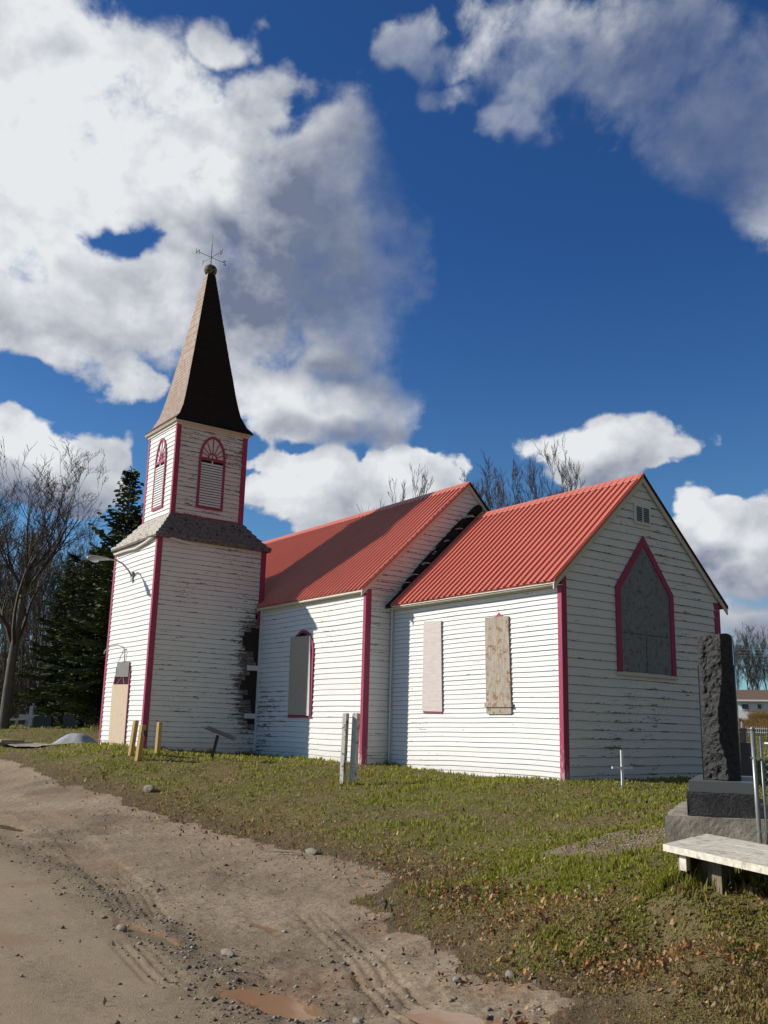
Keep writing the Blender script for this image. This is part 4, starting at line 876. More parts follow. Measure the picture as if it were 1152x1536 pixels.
# dark headstone behind
hs = thing('headstone', (5.95, -2.8, 0), 'low dark polished headstone behind the granite monument, by the church end wall', 'headstone')
hp = Vector((5.55, -3.05, 0)); mb = MB(); quadbox(mb, hp, e1*.62, e2*.25, -.1, .84); mb.build('tablet', M_GRANP, hs)
mb = MB(); quadbox(mb, hp-e1*.1-e2*.08, e1*.82, e2*.41, -.2, .10); mb.build('base_block', M_GRAN, hs)
for (x, y, w_, h_, lb) in ((1.58, 3.40, .10, 1.05, 'narrow brown wooden grave marker, touching the granite monument edge from behind'), (1.72, 3.50, .17, 1.10, 'wide brown wooden grave marker tapering to its foot, behind the granite monument')):
    z = gh(x, y); o = thing('wooden_marker', (x, y, z), lb, 'grave marker', 'brown wooden markers'); mb = MB(); d = r3; q = [Vector((x, y, 0))-d*w_/2, Vector((x, y, 0))+d*w_/2]
    mb.hexa([(q[0].x*.7+q[1].x*.3, q[0].y*.7+q[1].y*.3, z-.1), (q[1].x*.7+q[0].x*.3, q[1].y*.7+q[0].y*.3, z-.1), (q[1].x*.7+q[0].x*.3-.03, q[1].y*.7+q[0].y*.3+.03, z-.1), (q[0].x*.7+q[1].x*.3-.03, q[0].y*.7+q[1].y*.3+.03, z-.1), (q[0].x, q[0].y, z+h_), (q[1].x, q[1].y, z+h_), (q[1].x-.03, q[1].y+.03, z+h_), (q[0].x-.03, q[0].y+.03, z+h_)])
    mb.build('board', M_BROWN, o)
    mb = MB(); mb.beam(q[0]+Vector((0,0,z+h_*.55)), q[1]+Vector((0,0,z+h_*.55)), .03, .05); mb.build('brace', M_DARKW, o)
# bench
bq = [Vector((9.06, -8.50, 0)), Vector((10.55, -9.10, 0)), Vector((10.05, -8.03, 0)), Vector((8.70, -7.47, 0))]
bench = thing('plank_bench', (9.2, -8.2, -.25), 'low weathered whitish plank bench on chunky timber legs, right edge', 'bench')
e = (bq[1]-bq[0]); f_ = (bq[3]-bq[0]); ez = Vector((0, 0, .085))
for k in range(3):
    a = bq[0]+f_*(k/3+.004); b = f_*(1/3-.010); mb = MB(); mb.hexa([a+ez*.45, a+e+ez*.45, a+e+b+ez*.45, a+b+ez*.45, a+ez, a+e+ez+Vector((0,0,.004*k)), a+e+b+ez+Vector((0,0,.003)), a+b+ez+Vector((0,0,.002*k))]); mb.build('seat_plank', M_BENCH, bench)
ue = e.normalized(); uf = f_.normalized()
def legbox(p, a, b, z0, z1, mt=M_BLEG, nm='leg'): mb = MB(); quadbox(mb, p, a, b, z0, z1); return mb.build(nm, mt, bench)
legbox(bq[0]+ue*.14+uf*.10, ue*.035, uf*.74, -.42, .037)
legbox(bq[0]+ue*.176+uf*.08, ue*.09, uf*.10, -.08, .036, M_BENCH, 'cleat')
legbox(bq[0]+ue*.33+uf*.30, ue*.26, uf*.34, -.45, .035)
legbox(bq[0]+ue*1.25+uf*.12, ue*.06, uf*.74, -.45, .035)
mb = MB(); c = bq[0]+ue*.62+uf*.36; mb.tube([c+Vector((0,0,.0)), c+ue*.05+Vector((0,0,-.05)), c+ue*.05+Vector((0,0,-.13)), c+ue*.01+Vector((0,0,-.15))], .006, 5); mb.build('bent_wire', M_IRON, bench)
# chain link fence panel to the right, with its end post
F0 = Vector((9.38, -7.75, 0)); fd = Vector((.93, -.36, 0)).normalized(); fd = Vector((.80, .60, 0)).normalized()
fen = thing('chain_link_fence', (9.38, -7.75, -.25), 'galvanised chain link fence with a steel end post, behind the plank bench', 'fence')
gzf = gh(9.4, -7.7); mb = MB(); mb.tube([(9.38,-7.75,gzf-.1),(9.372,-7.755,.93)], .0175, 12); mb.tube([(9.372,-7.755,.93),(9.372,-7.755,.955)], [.021,.012], 12); mb.build('end_post', M_GALV, fen, True)
p1 = F0+fd*.052; mb = MB(); mb.tube([(p1.x, p1.y, gzf), (p1.x-.006, p1.y-.004, .885)], .0105, 8)
mb.build('tension_bar', M_GALV, fen, True)
for zz in (.72, .18): mb = MB(); mb.beam(Vector((9.375,-7.752,zz))-fd*.03, p1+fd*.015+Vector((0,0,zz)), .030, .014); mb.build('post_clamp', M_GALV, fen)
mb = MB(); cell = .057; z0f, z1f = gzf+.02, .80; Lf = 1.6; nz = int((z1f-z0f)/cell); nxx = int(Lf/cell)
for i in range(nxx):
    pts = []
    for j in range(nz*2+1):
        s_ = i*cell+(cell/2 if j % 2 else 0)*1.0+.03; pts.append((p1.x+fd.x*s_+(.006 if j % 2 else -.003), p1.y+fd.y*s_, z0f+j*cell/2))
    mb.tube(pts, .0036, 4, False)
    pts = [(p1.x+fd.x*((i*cell-(cell/2 if j % 2 else 0))+.03)-(.006 if j % 2 else -.003), p1.y+fd.y*((i*cell-(cell/2 if j % 2 else 0))+.03), z0f+j*cell/2) for j in range(nz*2+1)]
    mb.tube(pts, .0036, 4, False)
mb.build('wire_mesh', M_LAMPG, fen)
mb = MB(); q = p1+fd*.02; mb.tube([(q.x, q.y, .83), (q.x+fd.x*Lf, q.y+fd.y*Lf, .80)], .012, 8); mb.tube([(q.x+fd.x*Lf, q.y+fd.y*Lf, gzf-.1), (q.x+fd.x*Lf, q.y+fd.y*Lf, .92)], .02, 8); mb.build('top_rail', M_GALV, fen, True)

# ------------------------------------------------------------------ old graveyard to the left of the tower
Gc = 'crosses among the headstones left of the tower'
def onray(u, w):   # helper for far graveyard spots: bearing factor u and depth w give a ground point
    d = fw+rt2*((u-576)/1440.1)-up2*((1092-768)/1440.1); p = CAM+d*w; return p.x, p.y
for (x, y, h_, aw, t, za, mt, lb) in (
    (-31.9,-1.2,.95,1.05,.17,.50,M_CROSSG,'largest pale grey wooden cross, left of the two dark headstones'),
    (-34.5,.30,.86,.85,.14,.48,M_CROSSG,'grey cross with a wide bar, standing between the two dark headstones'),
    (-37.0,-.90,.75,.66,.14,.45,M_CROSSG,'small grey cross beside the big tree trunk at the left edge'),
    (-36.0,2.3,1.0,.68,.13,.55,M_CROSSG,'thin grey cross directly behind the right dark headstone'),
    (-35.0,3.9,.7,.62,.13,.36,M_CROSSG,'grey cross near the white cover, closest to the tower wall')):
    cross(x, y, h_, aw, t, za, mt, lb, Gc)
def stone(x, y, w_, h_, d_, mt, lb, roundt=False, top=None):
    z = gh(x, y)-.03; o = thing('headstone', (x, y, z), lb, 'headstone', 'headstones left of the tower'); a = R(54); d = Vector((math.cos(a), math.sin(a), 0)); n_ = Vector((-d.y, d.x, 0)); c = Vector((x, y, z))
    fn = lambda s, zz, n: tuple(c+d*s+n_*(-n)+Vector((0, 0, zz)))
    poly = [(-w_/2, 0), (w_/2, 0), (w_/2, h_*.82)]+([(w_/2*math.cos(t), h_*.82+h_*.18*math.sin(t)) for t in np.linspace(.3, math.pi-.3, 6)] if roundt else [(w_/2*.9, h_), (-w_/2*.9, h_)])+[(-w_/2, h_*.82)]
    mb = MB(); mb.prism(poly, fn, -d_/2, d_/2); mb.build('tablet', mt, o); mb = MB(); mb.prism([(-w_*.6, -.1), (w_*.6, -.1), (w_*.6, .09), (-w_*.6, .09)], fn, -d_*.8, d_*.8); mb.build('base_block', mt, o)
    if top: mb = MB(); mb.prism([(-.05, h_), (.05, h_), (.05, h_+.2), (.16, h_+.2), (.16, h_+.29), (.05, h_+.29), (.05, h_+.42), (-.05, h_+.42), (-.05, h_+.29), (-.16, h_+.29), (-.16, h_+.2), (-.05, h_+.2)], fn, -.04, .04); mb.build('top_cross', mt, o)
stone(-29.2, -1.45, .78, .52, .3, M_STONED, 'wide dark headstone with a flat top, just right of the largest grey cross')
stone(-26.95, -1.05, .46, .60, .22, M_STONED, 'narrow dark rounded headstone, the one nearest the tower', True)
stone(-34.6, -.35, .55, .75, .25, M_STONEL, 'pale blue grey headstone topped with a small cross, behind the flat dark one', False, True)
x, y = at0(137, 36); z = gh(x, y); o = thing('covered_grave', (x, y, z), 'low white plastic cover humped over a grave beside the tower wall', 'grave cover')
mb = MB(); nn = 14
for j in range(nn+1):
    for i in range(nn+1):
        u, v = i/nn*2-1, j/nn*2-1; hh = max(0, 1-(u*u)**1.3)*max(0, 1-(v*v)**1.5)*.36+.04*float(vnoise(np.array([u*5.]), np.array([v*5.]), 3)[0]); p = Vector((x, y, z-.03+hh))+r3*u*.62+b3*v*.9; mb.v.append(tuple(p))
for j in range(nn):
    for i in range(nn): mb.f.append((j*(nn+1)+i, j*(nn+1)+i+1, (j+1)*(nn+1)+i+1, (j+1)*(nn+1)+i))
mb.build('cover_sheet', M_TARP, o, True)
x, y = -18.9, -6.1; z = gh(x, y); o = thing('grave_kerb', (x, y, z), 'grey concrete grave curb at the left edge beside the path', 'grave curb'); mb = MB(); mb.box((x-1.2, y-.6, z-.2), (x+1.2, y+.6, z+.14), R(20)); mb.build('slab', M_CONC, o); mb = MB(); mb.box((x-1.0, y-.42, z+.14), (x+1.0, y+.42, z+.2), R(20)); mb.build('slab_top', M_CONC, o)
# low rail fence line of the graves
o = thing('rail_fence', (-33, -1.6, .7), 'low grey timber rail on short stakes among the old graves', 'fence'); mb = MB()
a, b = Vector((-33.4, -2.0, 0)), Vector((-32.6, -1.0, 0)); za, zb_ = gh(a.x, a.y), gh(b.x, b.y); mb.beam((a.x, a.y, za+.33), (b.x, b.y, zb_+.40), .08, .09); mb.build('rail', M_CROSSG, o)
for t in (0, .5, 1):
    p = a.lerp(b, t); zz = gh(p.x, p.y); mb = MB(); mb.beam((p.x, p.y, zz-.1), (p.x, p.y, zz+.42), .09, .09); mb.build('stake', M_CROSSG, o)

# ------------------------------------------------------------------ distance on the right: house, shed, pole, wires, picket fence
r4 = Vector((.839, .545, 0)).normalized(); b4 = Vector((-r4.y, r4.x, 0))
hc = Vector((-59.3, 92.8, 0)); hz0 = 3.45
hou = thing('house', (hc.x, hc.y, hz0), 'long low white bungalow with a brown roof far beyond the church', 'house')
def fH(s, z, n): return tuple(hc+r4*s-b4*n+Vector((0, 0, z)))
mb = MB(); c = [hc, hc+r4*15, hc+r4*15+b4*8, hc+b4*8]; mb.hexa([(q.x, q.y, hz0-.6) for q in c]+[(q.x, q.y, 6.05) for q in c]); mb.build('wall', M_HWALL, hou)
mb = MB(); q0 = hc-r4*.5-b4*.6; q1 = hc+r4*15.5-b4*.6; m0 = hc-r4*.5+b4*4; m1 = hc+r4*15.5+b4*4; n0_ = hc-r4*.5+b4*8.6; n1_ = hc+r4*15.5+b4*8.6
zt = Vector((0, 0, 1)); A3 = [q0+zt*6.2, q1+zt*6.2, m1+zt*7.65, m0+zt*7.65]; mb.hexa([p-zt*.12 for p in A3]+A3); B3 = [m0+zt*7.651, m1+zt*7.651, n1_+zt*6.2, n0_+zt*6.2]; mb.hexa([p-zt*.12 for p in B3]+B3); mb.build('roof', M_HROOF, hou)
mb = MB(); mb.prism([(-.5, 6.02), (15.5, 6.02), (15.5, 6.22), (-.5, 6.22)], fH, .61, .66); mb.build('fascia', M_HWALL, hou)
for (a, b, z0_, z1_) in ((.95, 1.75, 5.05, 5.72), (2.75, 3.25, 5.1, 5.72), (5.6, 7.0, 4.9, 5.75), (9, 10, 4.9, 5.75)):
    mb = MB(); mb.prism([(a, z0_), (b, z0_), (b, z1_), (a, z1_)], fH, .0, .06); wn = mb.build('window', M_HWIN, hou)
    mb = MB(); mb.strip([(a-.07, z0_-.07), (b+.07, z0_-.07), (b+.07, z1_+.07), (a-.07, z1_+.07)], .09, fH, .01, .09, closed=True); mb.build('window_frame', M_HWALL, wn)
mb = MB(); mb.prism([(4.6, 3.2), (5.2, 3.2), (5.2, 4.9), (4.6, 4.9)], fH, .3, .36); mb.build('porch_post', M_HWALL, hou)
sc_ = Vector((-37.6, 59.2, 0)); she = thing('shed', (sc_.x, sc_.y, 2.5), 'dark grey pitched shed roof in front of the far white bungalow', 'shed')
fn = lambda s, z, n: tuple(sc_+r4*s-b4*n+Vector((0, 0, z)))
mb = MB(); mb.prism([(-.8, 3.9), (1.75, 2.70), (1.75, 2.82), (-.8, 4.05)], fn, -2, 1.2); mb.prism([(-3.4, 2.70), (-.81, 3.9), (-.81, 4.05), (-3.4, 2.82)], fn, -2, 1.2); mb.build('roof', M_SHED, she)
mb = MB(); mb.prism([(-3.2, 2.0), (1.5, 2.0), (1.5, 2.78), (-.8, 3.86), (-3.2, 2.78)], fn, -1.9, .9); mb.build('wall', M_BROWN, she)
# power pole and three lines
px, py = -17.0, 30.9; o = thing('utility_pole', (px, py, gh(px, py)), 'slim pale wooden utility pole behind the granite monument', 'utility pole')
mb = MB(); mb.tube([(px, py, 0), (px, py, 6.25)], [.10, .075], 8); mb.build('pole', M_GREYW, o, True)
mb = MB(); mb.beam((px-.35*b4.x, py-.35*b4.y, 5.98), (px+.35*b4.x, py+.35*b4.y, 5.98), .08, .08); mb.build('crossarm', M_GREYW, o)
for zz, pos_ in ((5.74, 'topmost'), (5.58, 'middle'), (5.41, 'lowest')):
    mb = MB(); pts = []
    for t in np.linspace(0, 1, 14): p = Vector((px, py, zz))+r4*(45*t); pts.append((p.x, p.y, zz-1.6*t*(1-t)*.35+(.0)*t))
    mb.tube(pts, .014, 4); tag(mb.build('power_line', M_STONEL), '%s of the three pale power lines running right from the utility pole' % pos_, 'power line', 'power lines')
# white picket grave fence
o = thing('picket_fence', (-19.4, 35.2, 1.3), 'low white picket fence round a grave below the far house', 'fence')
pf0 = Vector((-19.6, 35.2, 0)); mb = MB(); gzp = gh(-19, 35.4)-.02
for k in range(46):
    p = pf0+r4*(k*.11); mb.beam((p.x, p.y, gzp), (p.x, p.y, gzp+.46+.03*(k % 2)), .075, .02, r4)
mb.build('pickets', M_HWALL, o); mb = MB(); mb.beam(pf0+zt*(gzp+.15), pf0+r4*5+zt*(gzp+.15), .05, .05); mb.beam(pf0+zt*(gzp+.36), pf0+r4*5+zt*(gzp+.36), .05, .05); mb.build('rails', M_HWALL, o)
mb = MB(); mb.beam(pf0+zt*(gzp-.1), pf0+zt*(gzp+.72), .12, .12); mb.build('corner_post', M_HWALL, o)

# ------------------------------------------------------------------ trees
def tubes_np(segs, sides):
    """segs: (p0,p1,r0,r1) arrays -> quads"""
    P0 = np.array([s[0] for s in segs]); P1 = np.array([s[1] for s in segs]); r0 = np.array([s[2] for s in segs]); r1 = np.array([s[3] for s in segs])
    d = P1-P0; d /= np.linalg.norm(d, axis=1, keepdims=True)+1e-9; u = np.cross(d, [0.31, .22, .92]); u /= np.linalg.norm(u, axis=1, keepdims=True)+1e-9; v = np.cross(d, u)
    n = len(segs); a = np.arange(sides)*2*math.pi/sides; ring = u[:, None]*np.cos(a)[None, :, None]+v[:, None]*np.sin(a)[None, :, None]
    V0 = P0[:, None]+ring*r0[:, None, None]; V1 = P1[:, None]+ring*r1[:, None, None]; V = np.concatenate([V0, V1], 1).reshape(-1, 3)
    k = np.arange(sides); k2 = (k+1) % sides; base = (np.arange(n)*2*sides)[:, None]
    F = np.stack([base+k, base+k2, base+sides+k2, base+sides+k], -1).reshape(-1, 4); return V, F
def bare_tree(seed, H=12, spread=.5, trunk_r=.16, fork=.35, depth=5, kids=(5, 9)):
    rd = random.Random(seed); T = []; C = []
    def grow(p, d, ln, r, lev):
        n = 5 if lev < 2 else (4 if lev < 4 else 3); q = Vector(p); dd = Vector(d).normalized(); step = ln/n; r_ = r; pts = [(q.copy(), r_)]
        for i in range(n):
            w_ = .045 if lev == 0 else .20
            dd = (dd+Vector((rd.uniform(-w_, w_), rd.uniform(-w_, w_), rd.uniform(-w_*.5, w_)+(.05 if lev else .03)))).normalized(); q2 = q+dd*step; r2 = r*(1-.72*(i+1)/n) if lev else r*(1-.62*(i+1)/n)
            (T if lev < 1 else C).append((tuple(q), tuple(q2), r_, r2)); q = q2; r_ = r2; pts.append((q.copy(), r_))
            dirs[0] = dd
        if lev >= depth: return
        nk = rd.randint(*kids) if lev == 0 else rd.randint(3, 5) if lev < depth-1 else rd.randint(2, 4)
        if lev == 0: nk += 4
        for k in range(nk):
            t = rd.uniform(fork if lev == 0 else .2, 1.0); i = min(n-1, int(t*n)); f = t*n-i; bp = pts[i][0].lerp(pts[i+1][0], f); br = pts[i][1]*(1-f)+pts[i+1][1]*f
            ax = (pts[i+1][0]-pts[i][0]).normalized(); a = rd.uniform(0, 6.283); o_ = ax.orthogonal().normalized(); o_.rotate(Matrix.Rotation(a, 3, ax)); sp = spread*rd.uniform(.6, 1.4)
            nd = (ax*math.cos(sp)+o_*math.sin(sp)+Vector((0, 0, .18))).normalized(); grow(bp, nd, ln*rd.uniform(.38, .62)*(1.15-.45*t if lev == 0 else 1), max(br*.62, .006), lev+1)
    dirs = [None]; grow((0, 0, -.3), (0, 0, 1), H*.78, trunk_r, 0)
    C2 = [(a, b, max(r0, .009), max(r1, .006)) for a, b, r0, r1 in C]
    V1, F1 = tubes_np(T, 8); V2, F2 = tubes_np(C2, 3)
    return npmesh('trunk', V1, F1, M_BARK, link=False, smooth=True), npmesh('crown', V2, F2, M_TWIG, link=False)
protos = [bare_tree(101, 12, .62, .17, .30, 5, (6, 9)), bare_tree(102, 13, .42, .13, .35, 5, (6, 8)), bare_tree(103, 11, .50, .11, .42, 5, (5, 8)), bare_tree(104, 12, .34, .10, .45, 5, (5, 7))]
bigt = bare_tree(205, 13, .72, .25, .28, 5, (8, 10))
def place_tree(pr, x, y, s, rz, label, group, name='bare_tree', sz=None):
    z = gh(x, y)-.05; o = thing(name, (x, y, z), label, 'tree', group); o.rotation_euler = (0, 0, rz); o.scale = (s, s, sz or s)
    for nm, me in (('trunk', pr[0]), ('crown', pr[1])): obj_from(nm, me, o)
    return o
place_tree(bigt, -28.6, -3.25, .92, R(40), 'thick leafless tree with a wide twisting crown at the left edge', None, sz=.86)
def at(u, w_):   # ground spot at a bearing and distance from the viewer's spot
    a = R(144.22)-math.atan((u-576)/1440.1); return 13.885+w_*math.cos(a), -14.601+w_*math.sin(a)
GT = 'leafless trees of the wood left of the tower'; rd = random.Random(42)
LAB = ['leafless tree in the dark wood left of the tower', ]
for i, (u, w_, s, k) in enumerate([(-50,50,.9,0),(-15,56,.85,1),(38,52,.80,2),(60,60,.9,3),(75,54,.72,1),(95,64,.8,0),(112,56,.70,3),(125,66,.78,2),(140,60,.68,1),(22,66,.95,3),(50,72,.95,0),(85,74,.95,2),(108,78,1.0,1),(135,80,1.0,3),(160,72,.85,0),(5,80,1.05,2),(-30,70,1.0,1),(66,84,1.1,1),(118,90,1.1,0),(180,64,.80,2),(200,70,.85,1),(30,90,1.1,3),(148,92,1.1,2),(92,60,.65,3),(50,58,.62,2)]):
    x, y = at(u, w_); place_tree(protos[k], x, y, s, rd.uniform(0, 6.28), LAB[0], GT, sz=s*rd.uniform(.9, 1.1))
GB = 'leafless treetops behind the church roofs'
for i, (u, w_, s, k, lb) in enumerate([(590,60,.93,3,'small leafless treetop above the left part of the nave roof'),(655,56,.98,2,'leafless treetop left of the nave roof peak'),(752,52,1.02,0,'widest leafless treetop, in the dip between the two roof ridges'),(715,58,.96,1,'leafless treetop just right of the nave roof peak'),(815,56,.90,3,'leafless treetop above the middle of the chancel ridge'),(845,60,.90,1,'rightmost leafless treetop above the chancel ridge'),(780,60,1.06,2,'slim leafless treetop right behind the widest one'),(735,48,1.02,0,'broad leafless treetop rising straight from the roof valley'),(620,62,.92,2,'thin leafless treetop between the two left ones above the nave roof')]):
    x, y = at(u, w_); place_tree(protos[k], x, y, s*1.05, rd.uniform(0, 6.28), lb, GB, sz=s*(1.0 if 700 < u < 800 else 1.28))
GR = 'leafless trees behind the far white bungalow'
for i, (u, w_, s, k) in enumerate([(1108,150,.95,3),(1121,155,1.0,1),(1129,152,1.1,0),(1138,150,1.0,2),(1150,154,1.0,3),(1165,150,1.0,0),(1095,156,.9,1),(1135,170,1.2,3)]):
    x, y = at(u, w_); place_tree(protos[k], x, y, s*.95, rd.uniform(0, 6.28), 'leafless tree standing behind the far white bungalow', GR)
# spruces
def spruce(seed, H=12, Rb=2.6):
    rd = random.Random(seed); rn = np.random.default_rng(seed); T = []; z = 0
    for i in range(10): T.append(((0, 0, H*i/10), (0, 0, H*(i+1)/10), .17*(1-i/10.5)+.012, .17*(1-(i+1)/10.5)+.012))
    pos_l = []; dir_l = []; len_l = []; z = 1.0; B = []
    while z < H-.15:
        t = (z/H); rr = Rb*(1-t)**.85*rd.uniform(.78, 1.1)+.10; nb = 5 if t < .8 else 4; a0 = rd.uniform(0, 6.28)
        for k in range(nb):
            if rd.random() < .08: continue
            a = a0+k*2*math.pi/nb+rd.uniform(-.3, .3); L2 = rr*rd.uniform(.65, 1.15); n = max(4, int(L2/.16)); p = Vector((0, 0, z)); e_ = rd.uniform(-.1, .25)-(1-t)*.18+t*.5
            prev = p.copy()
            for i in range(n):
                f = (i+1)/n; q = Vector((math.cos(a)*L2*f, math.sin(a)*L2*f, z+L2*(e_*f-.32*(1-t)*f*f+.22*f**3))); B.append((tuple(prev), tuple(q), .028*(1-f)+.006, .028*(1-f)+.004))
                wdt = (.42*L2*(1-f)**.7+.10)*min(1, f*3+.3); m_ = int(3+wdt*20)
                for _ in range(m_):
                    s_ = rd.uniform(-1, 1); side = Vector((-math.sin(a), math.cos(a), 0)); c_ = q+side*s_*wdt+Vector((0, 0, rd.uniform(-.10, .05)-abs(s_)*wdt*.25)); dd = (Vector((math.cos(a), math.sin(a), 0))+side*s_*.9+Vector((0, 0, rd.uniform(-.35, .25)))).normalized()
                    pos_l.append(c_[:]); dir_l.append(dd[:]); len_l.append(rd.uniform(.14, .30)*(1 if t < .8 else .7))
                prev = q
        z += rd.uniform(.20, .34)*(1 if t < .7 else .75)
    P = np.array(pos_l); Dd = np.array(dir_l); Ln = np.array(len_l)[:, None]; n = len(P); U = rn.normal(size=(n, 3)); U = np.cross(Dd, U); U /= np.linalg.norm(U, axis=1, keepdims=True); wd = .030+.025*rn.random((n, 1))
    V = np.stack([P-Dd*Ln*.5-U*wd*.5, P-Dd*Ln*.5+U*wd*.5, P+Dd*Ln*.5+U*wd, P+Dd*Ln*.5-U*wd], 1).reshape(-1, 3); F = np.arange(4*n).reshape(-1, 4)
    Vt, Ft = tubes_np(T, 8); Vb, Fb = tubes_np(B, 4); Vt = np.vstack([Vt, Vb]); Ft = np.vstack([Ft, Fb+len(Vt)-len(Vb)])
    return npmesh('trunk', Vt, Ft, M_BARK, link=False), npmesh('crown', V, F, M_NEED, link=False)
sp1 = spruce(5, 12.0, 3.4); sp2 = spruce(6, 9.0, 2.6)
x, y = at(182, 45); place_tree(sp1, x, y, 1.0, .4, 'tall dark spruce with drooping branches behind the tower lamp', None, 'spruce_tree')
x, y = at(108, 52); place_tree(sp2, x, y, 1.0, 2.0, 'shorter spruce with ragged low branches, left of the tall spruce', None, 'spruce_tree')
x, y = at(140, 47); place_tree(sp2, x, y, .95, 4.0, 'small spruce tucked against the left side of the tall spruce', None, 'spruce_tree')

# undergrowth of the wood: uncountable thin stems and twigs
def brush(nm, n, ur, wr, hh, mt, label, lean=.25, th=.012, seed=1, dens=None):
    rn = np.random.default_rng(seed); u = rn.uniform(*ur, n); w_ = rn.uniform(*wr, n); a = R(144.22)-np.arctan((u-576)/1440.1); x = 13.885+w_*np.cos(a); y = -14.601+w_*np.sin(a); z = gz(x, y)
    h_ = rn.uniform(*hh, n)*rn.uniform(.4, 1, n); tip = np.stack([x+rn.normal(0, lean, n)*h_, y+rn.normal(0, lean, n)*h_, z+h_], 1); base = np.stack([x, y, z-.05], 1)
    segs = [(base[i], tip[i], th*(.6+h_[i]*.12), th*.4) for i in range(n)]
    for i in range(n):
        for _ in range(3):
            f = rn.uniform(.3, .95); q = base[i]*(1-f)+tip[i]*f; segs.append((q, q+rn.normal(0, .22, 3)*h_[i]*.6+np.array([0, 0, .15*h_[i]]), th*.45, th*.25))
    V, F = tubes_np(segs, 3); return tag(npmesh(nm, V, F, mt), label, None, None, 'stuff')
brush('undergrowth', 5200, (-90, 215), (58, 98), (1.5, 8.0), M_BRUSH, 'tangle of thin leafless stems filling the wood left of the tower', .14, .020, 3)
brush('undergrowth', 2600, (-90, 215), (55, 74), (.3, 1.8), M_BRUSH, 'low brown brush at the foot of the wood', .35, .014, 4)
brush('shrubbery', 1500, (1122, 1160), (112, 127), (.5, 1.5), M_BRUSHG, 'rusty autumn shrubs in front of the far bungalow', .35, .02, 5)
brush('shrubbery', 2500, (1085, 1170), (62, 100), (.15, .5), M_BRUSHG, 'dry brown grass and weeds beyond the graves on the right', .35, .02, 6)

# ------------------------------------------------------------------ grass, leaves and pebbles
def in_church(x, y):
    return ((x > -L_-.0) & (x < .0) & (y > .0) & (y < Wc)) | ((x > XE) & (x < -L_) & (y > -D_)& (y < Wn1)) | ((x > XW) & (x < XT) & (y > YT) & (y < YN+.1))
def in_quad(x, y, p, a, b):
    rx, ry = x-p.x, y-p.y; det = a.x*b.y-a.y*b.x; s_ = (rx*b.y-ry*b.x)/det; t = (a.x*ry-a.y*rx)/det; return (s_ > -.01) & (s_ < 1.01) & (t > -.01) & (t < 1.01)
def sample(n, wr, ur=(-60, 1215), pw=1.0):
    u = rng.uniform(*ur, n); t = rng.random(n); w_ = (wr[0]**(2-pw)+(wr[1]**(2-pw)-wr[0]**(2-pw))*t)**(1/(2-pw)) if pw != 2 else wr[0]*(wr[1]/wr[0])**t
    a = R(144.22)-np.arctan((u-576)/1440.1); return 13.885+w_*np.cos(a), -14.601+w_*np.sin(a), w_
def lawnmask(x, y, soft=.9):
    sd = road_sd(x, y); k = (sd < -.02) & ~in_church(x, y) & ~in_quad(x, y, SP, e1*2.2, e2*2.46)
    k &= rng.random(len(x)) < np.clip(-sd/soft*.8+.12, 0, 1)
    g = 1-np.sqrt(((x-6.9)/1.15)**2+((y+6.35)/.62)**2)+(fbm(x*3, y*3, 3, 51)-.47)*.8; k &= (g < .0) | (rng.random(len(x)) < .05)
    k &= (fbm(x*1.4, y*1.4, 4, 95)+np.clip((np.hypot(x-13.9, y+14.6)-9)/8, -.03, .5) < .545) | (rng.random(len(x)) < .25)
    k &= ~((x > -20.4) & (x < -14.2) & (y > -6.3) & (y < -4.7)); return k
PX, PY, PW = [], [], []
for n, wr, pw in ((300000, (4.3, 12), 1.0), (270000, (11, 34), 1.3), (60000, (30, 62), 1.0)):
    x, y, w_ = sample(n, wr, pw=pw); k = lawnmask(x, y); PX.append(x[k]); PY.append(y[k]); PW.append(w_[k])
x = np.concatenate(PX); y = np.concatenate(PY); w_ = np.concatenate(PW); n = len(x); z = gz(x, y)
dry = fbm(x*.8, y*.8, 4, 61); nearc = np.clip((10.5-w_)/3, 0, 1); x_ = x; dryf = np.clip((dry-.42)*4+nearc*.35+.25*(rng.random(n)-.5)+np.clip((road_sd(x, y)+1.4)/1.4, 0, 1)*.55-np.clip((y+5.2)/3.5, 0, 1)*.38, 0, 1)
tuft = fbm(x*2.6, y*2.6, 3, 62); wallh = np.clip(1-np.minimum(np.abs(y+.1)+np.maximum(0, x)*9+np.maximum(0, -x-L_)*9, np.minimum(np.abs(y+D_+.1)+np.maximum(0, x+L_)*9, np.hypot(np.maximum(0, np.abs(x+12.9)-1.6), np.maximum(0, YT-y))))/.28, 0, 1)
h_ = (.022+.040*np.clip((tuft-.38)*4, 0, 1))*(1+w_*.018)*rng.uniform(.6, 1.3, n)*(1-.45*dryf)*(1-.3*nearc)+wallh*.06*rng.random(n)
bl = np.exp(-(((x-9.35)/.55)**2+((y+8.35)/.30)**2)); h_ = h_*(1+2.6*bl*rng.random(n))
ps = np.exp(-(((x+3.1)/.9)**2+((y+3.2)/.35)**2)); h_ = h_*(1+1.6*ps*rng.random(n))
wd = np.clip(.0016+.00062*w_, .003, .022)*rng.uniform(.7, 1.3, n); ph = rng.uniform(0, 2*math.pi, n); ln = rng.uniform(.1, .85, n)*h_
bx, by = np.cos(ph), np.sin(ph); sx, sy = -by, bx
V = np.empty((n, 5, 3)); V[:, 0] = np.stack([x-sx*wd, y-sy*wd, z-.01], 1); V[:, 1] = np.stack([x+sx*wd, y+sy*wd, z-.01], 1)
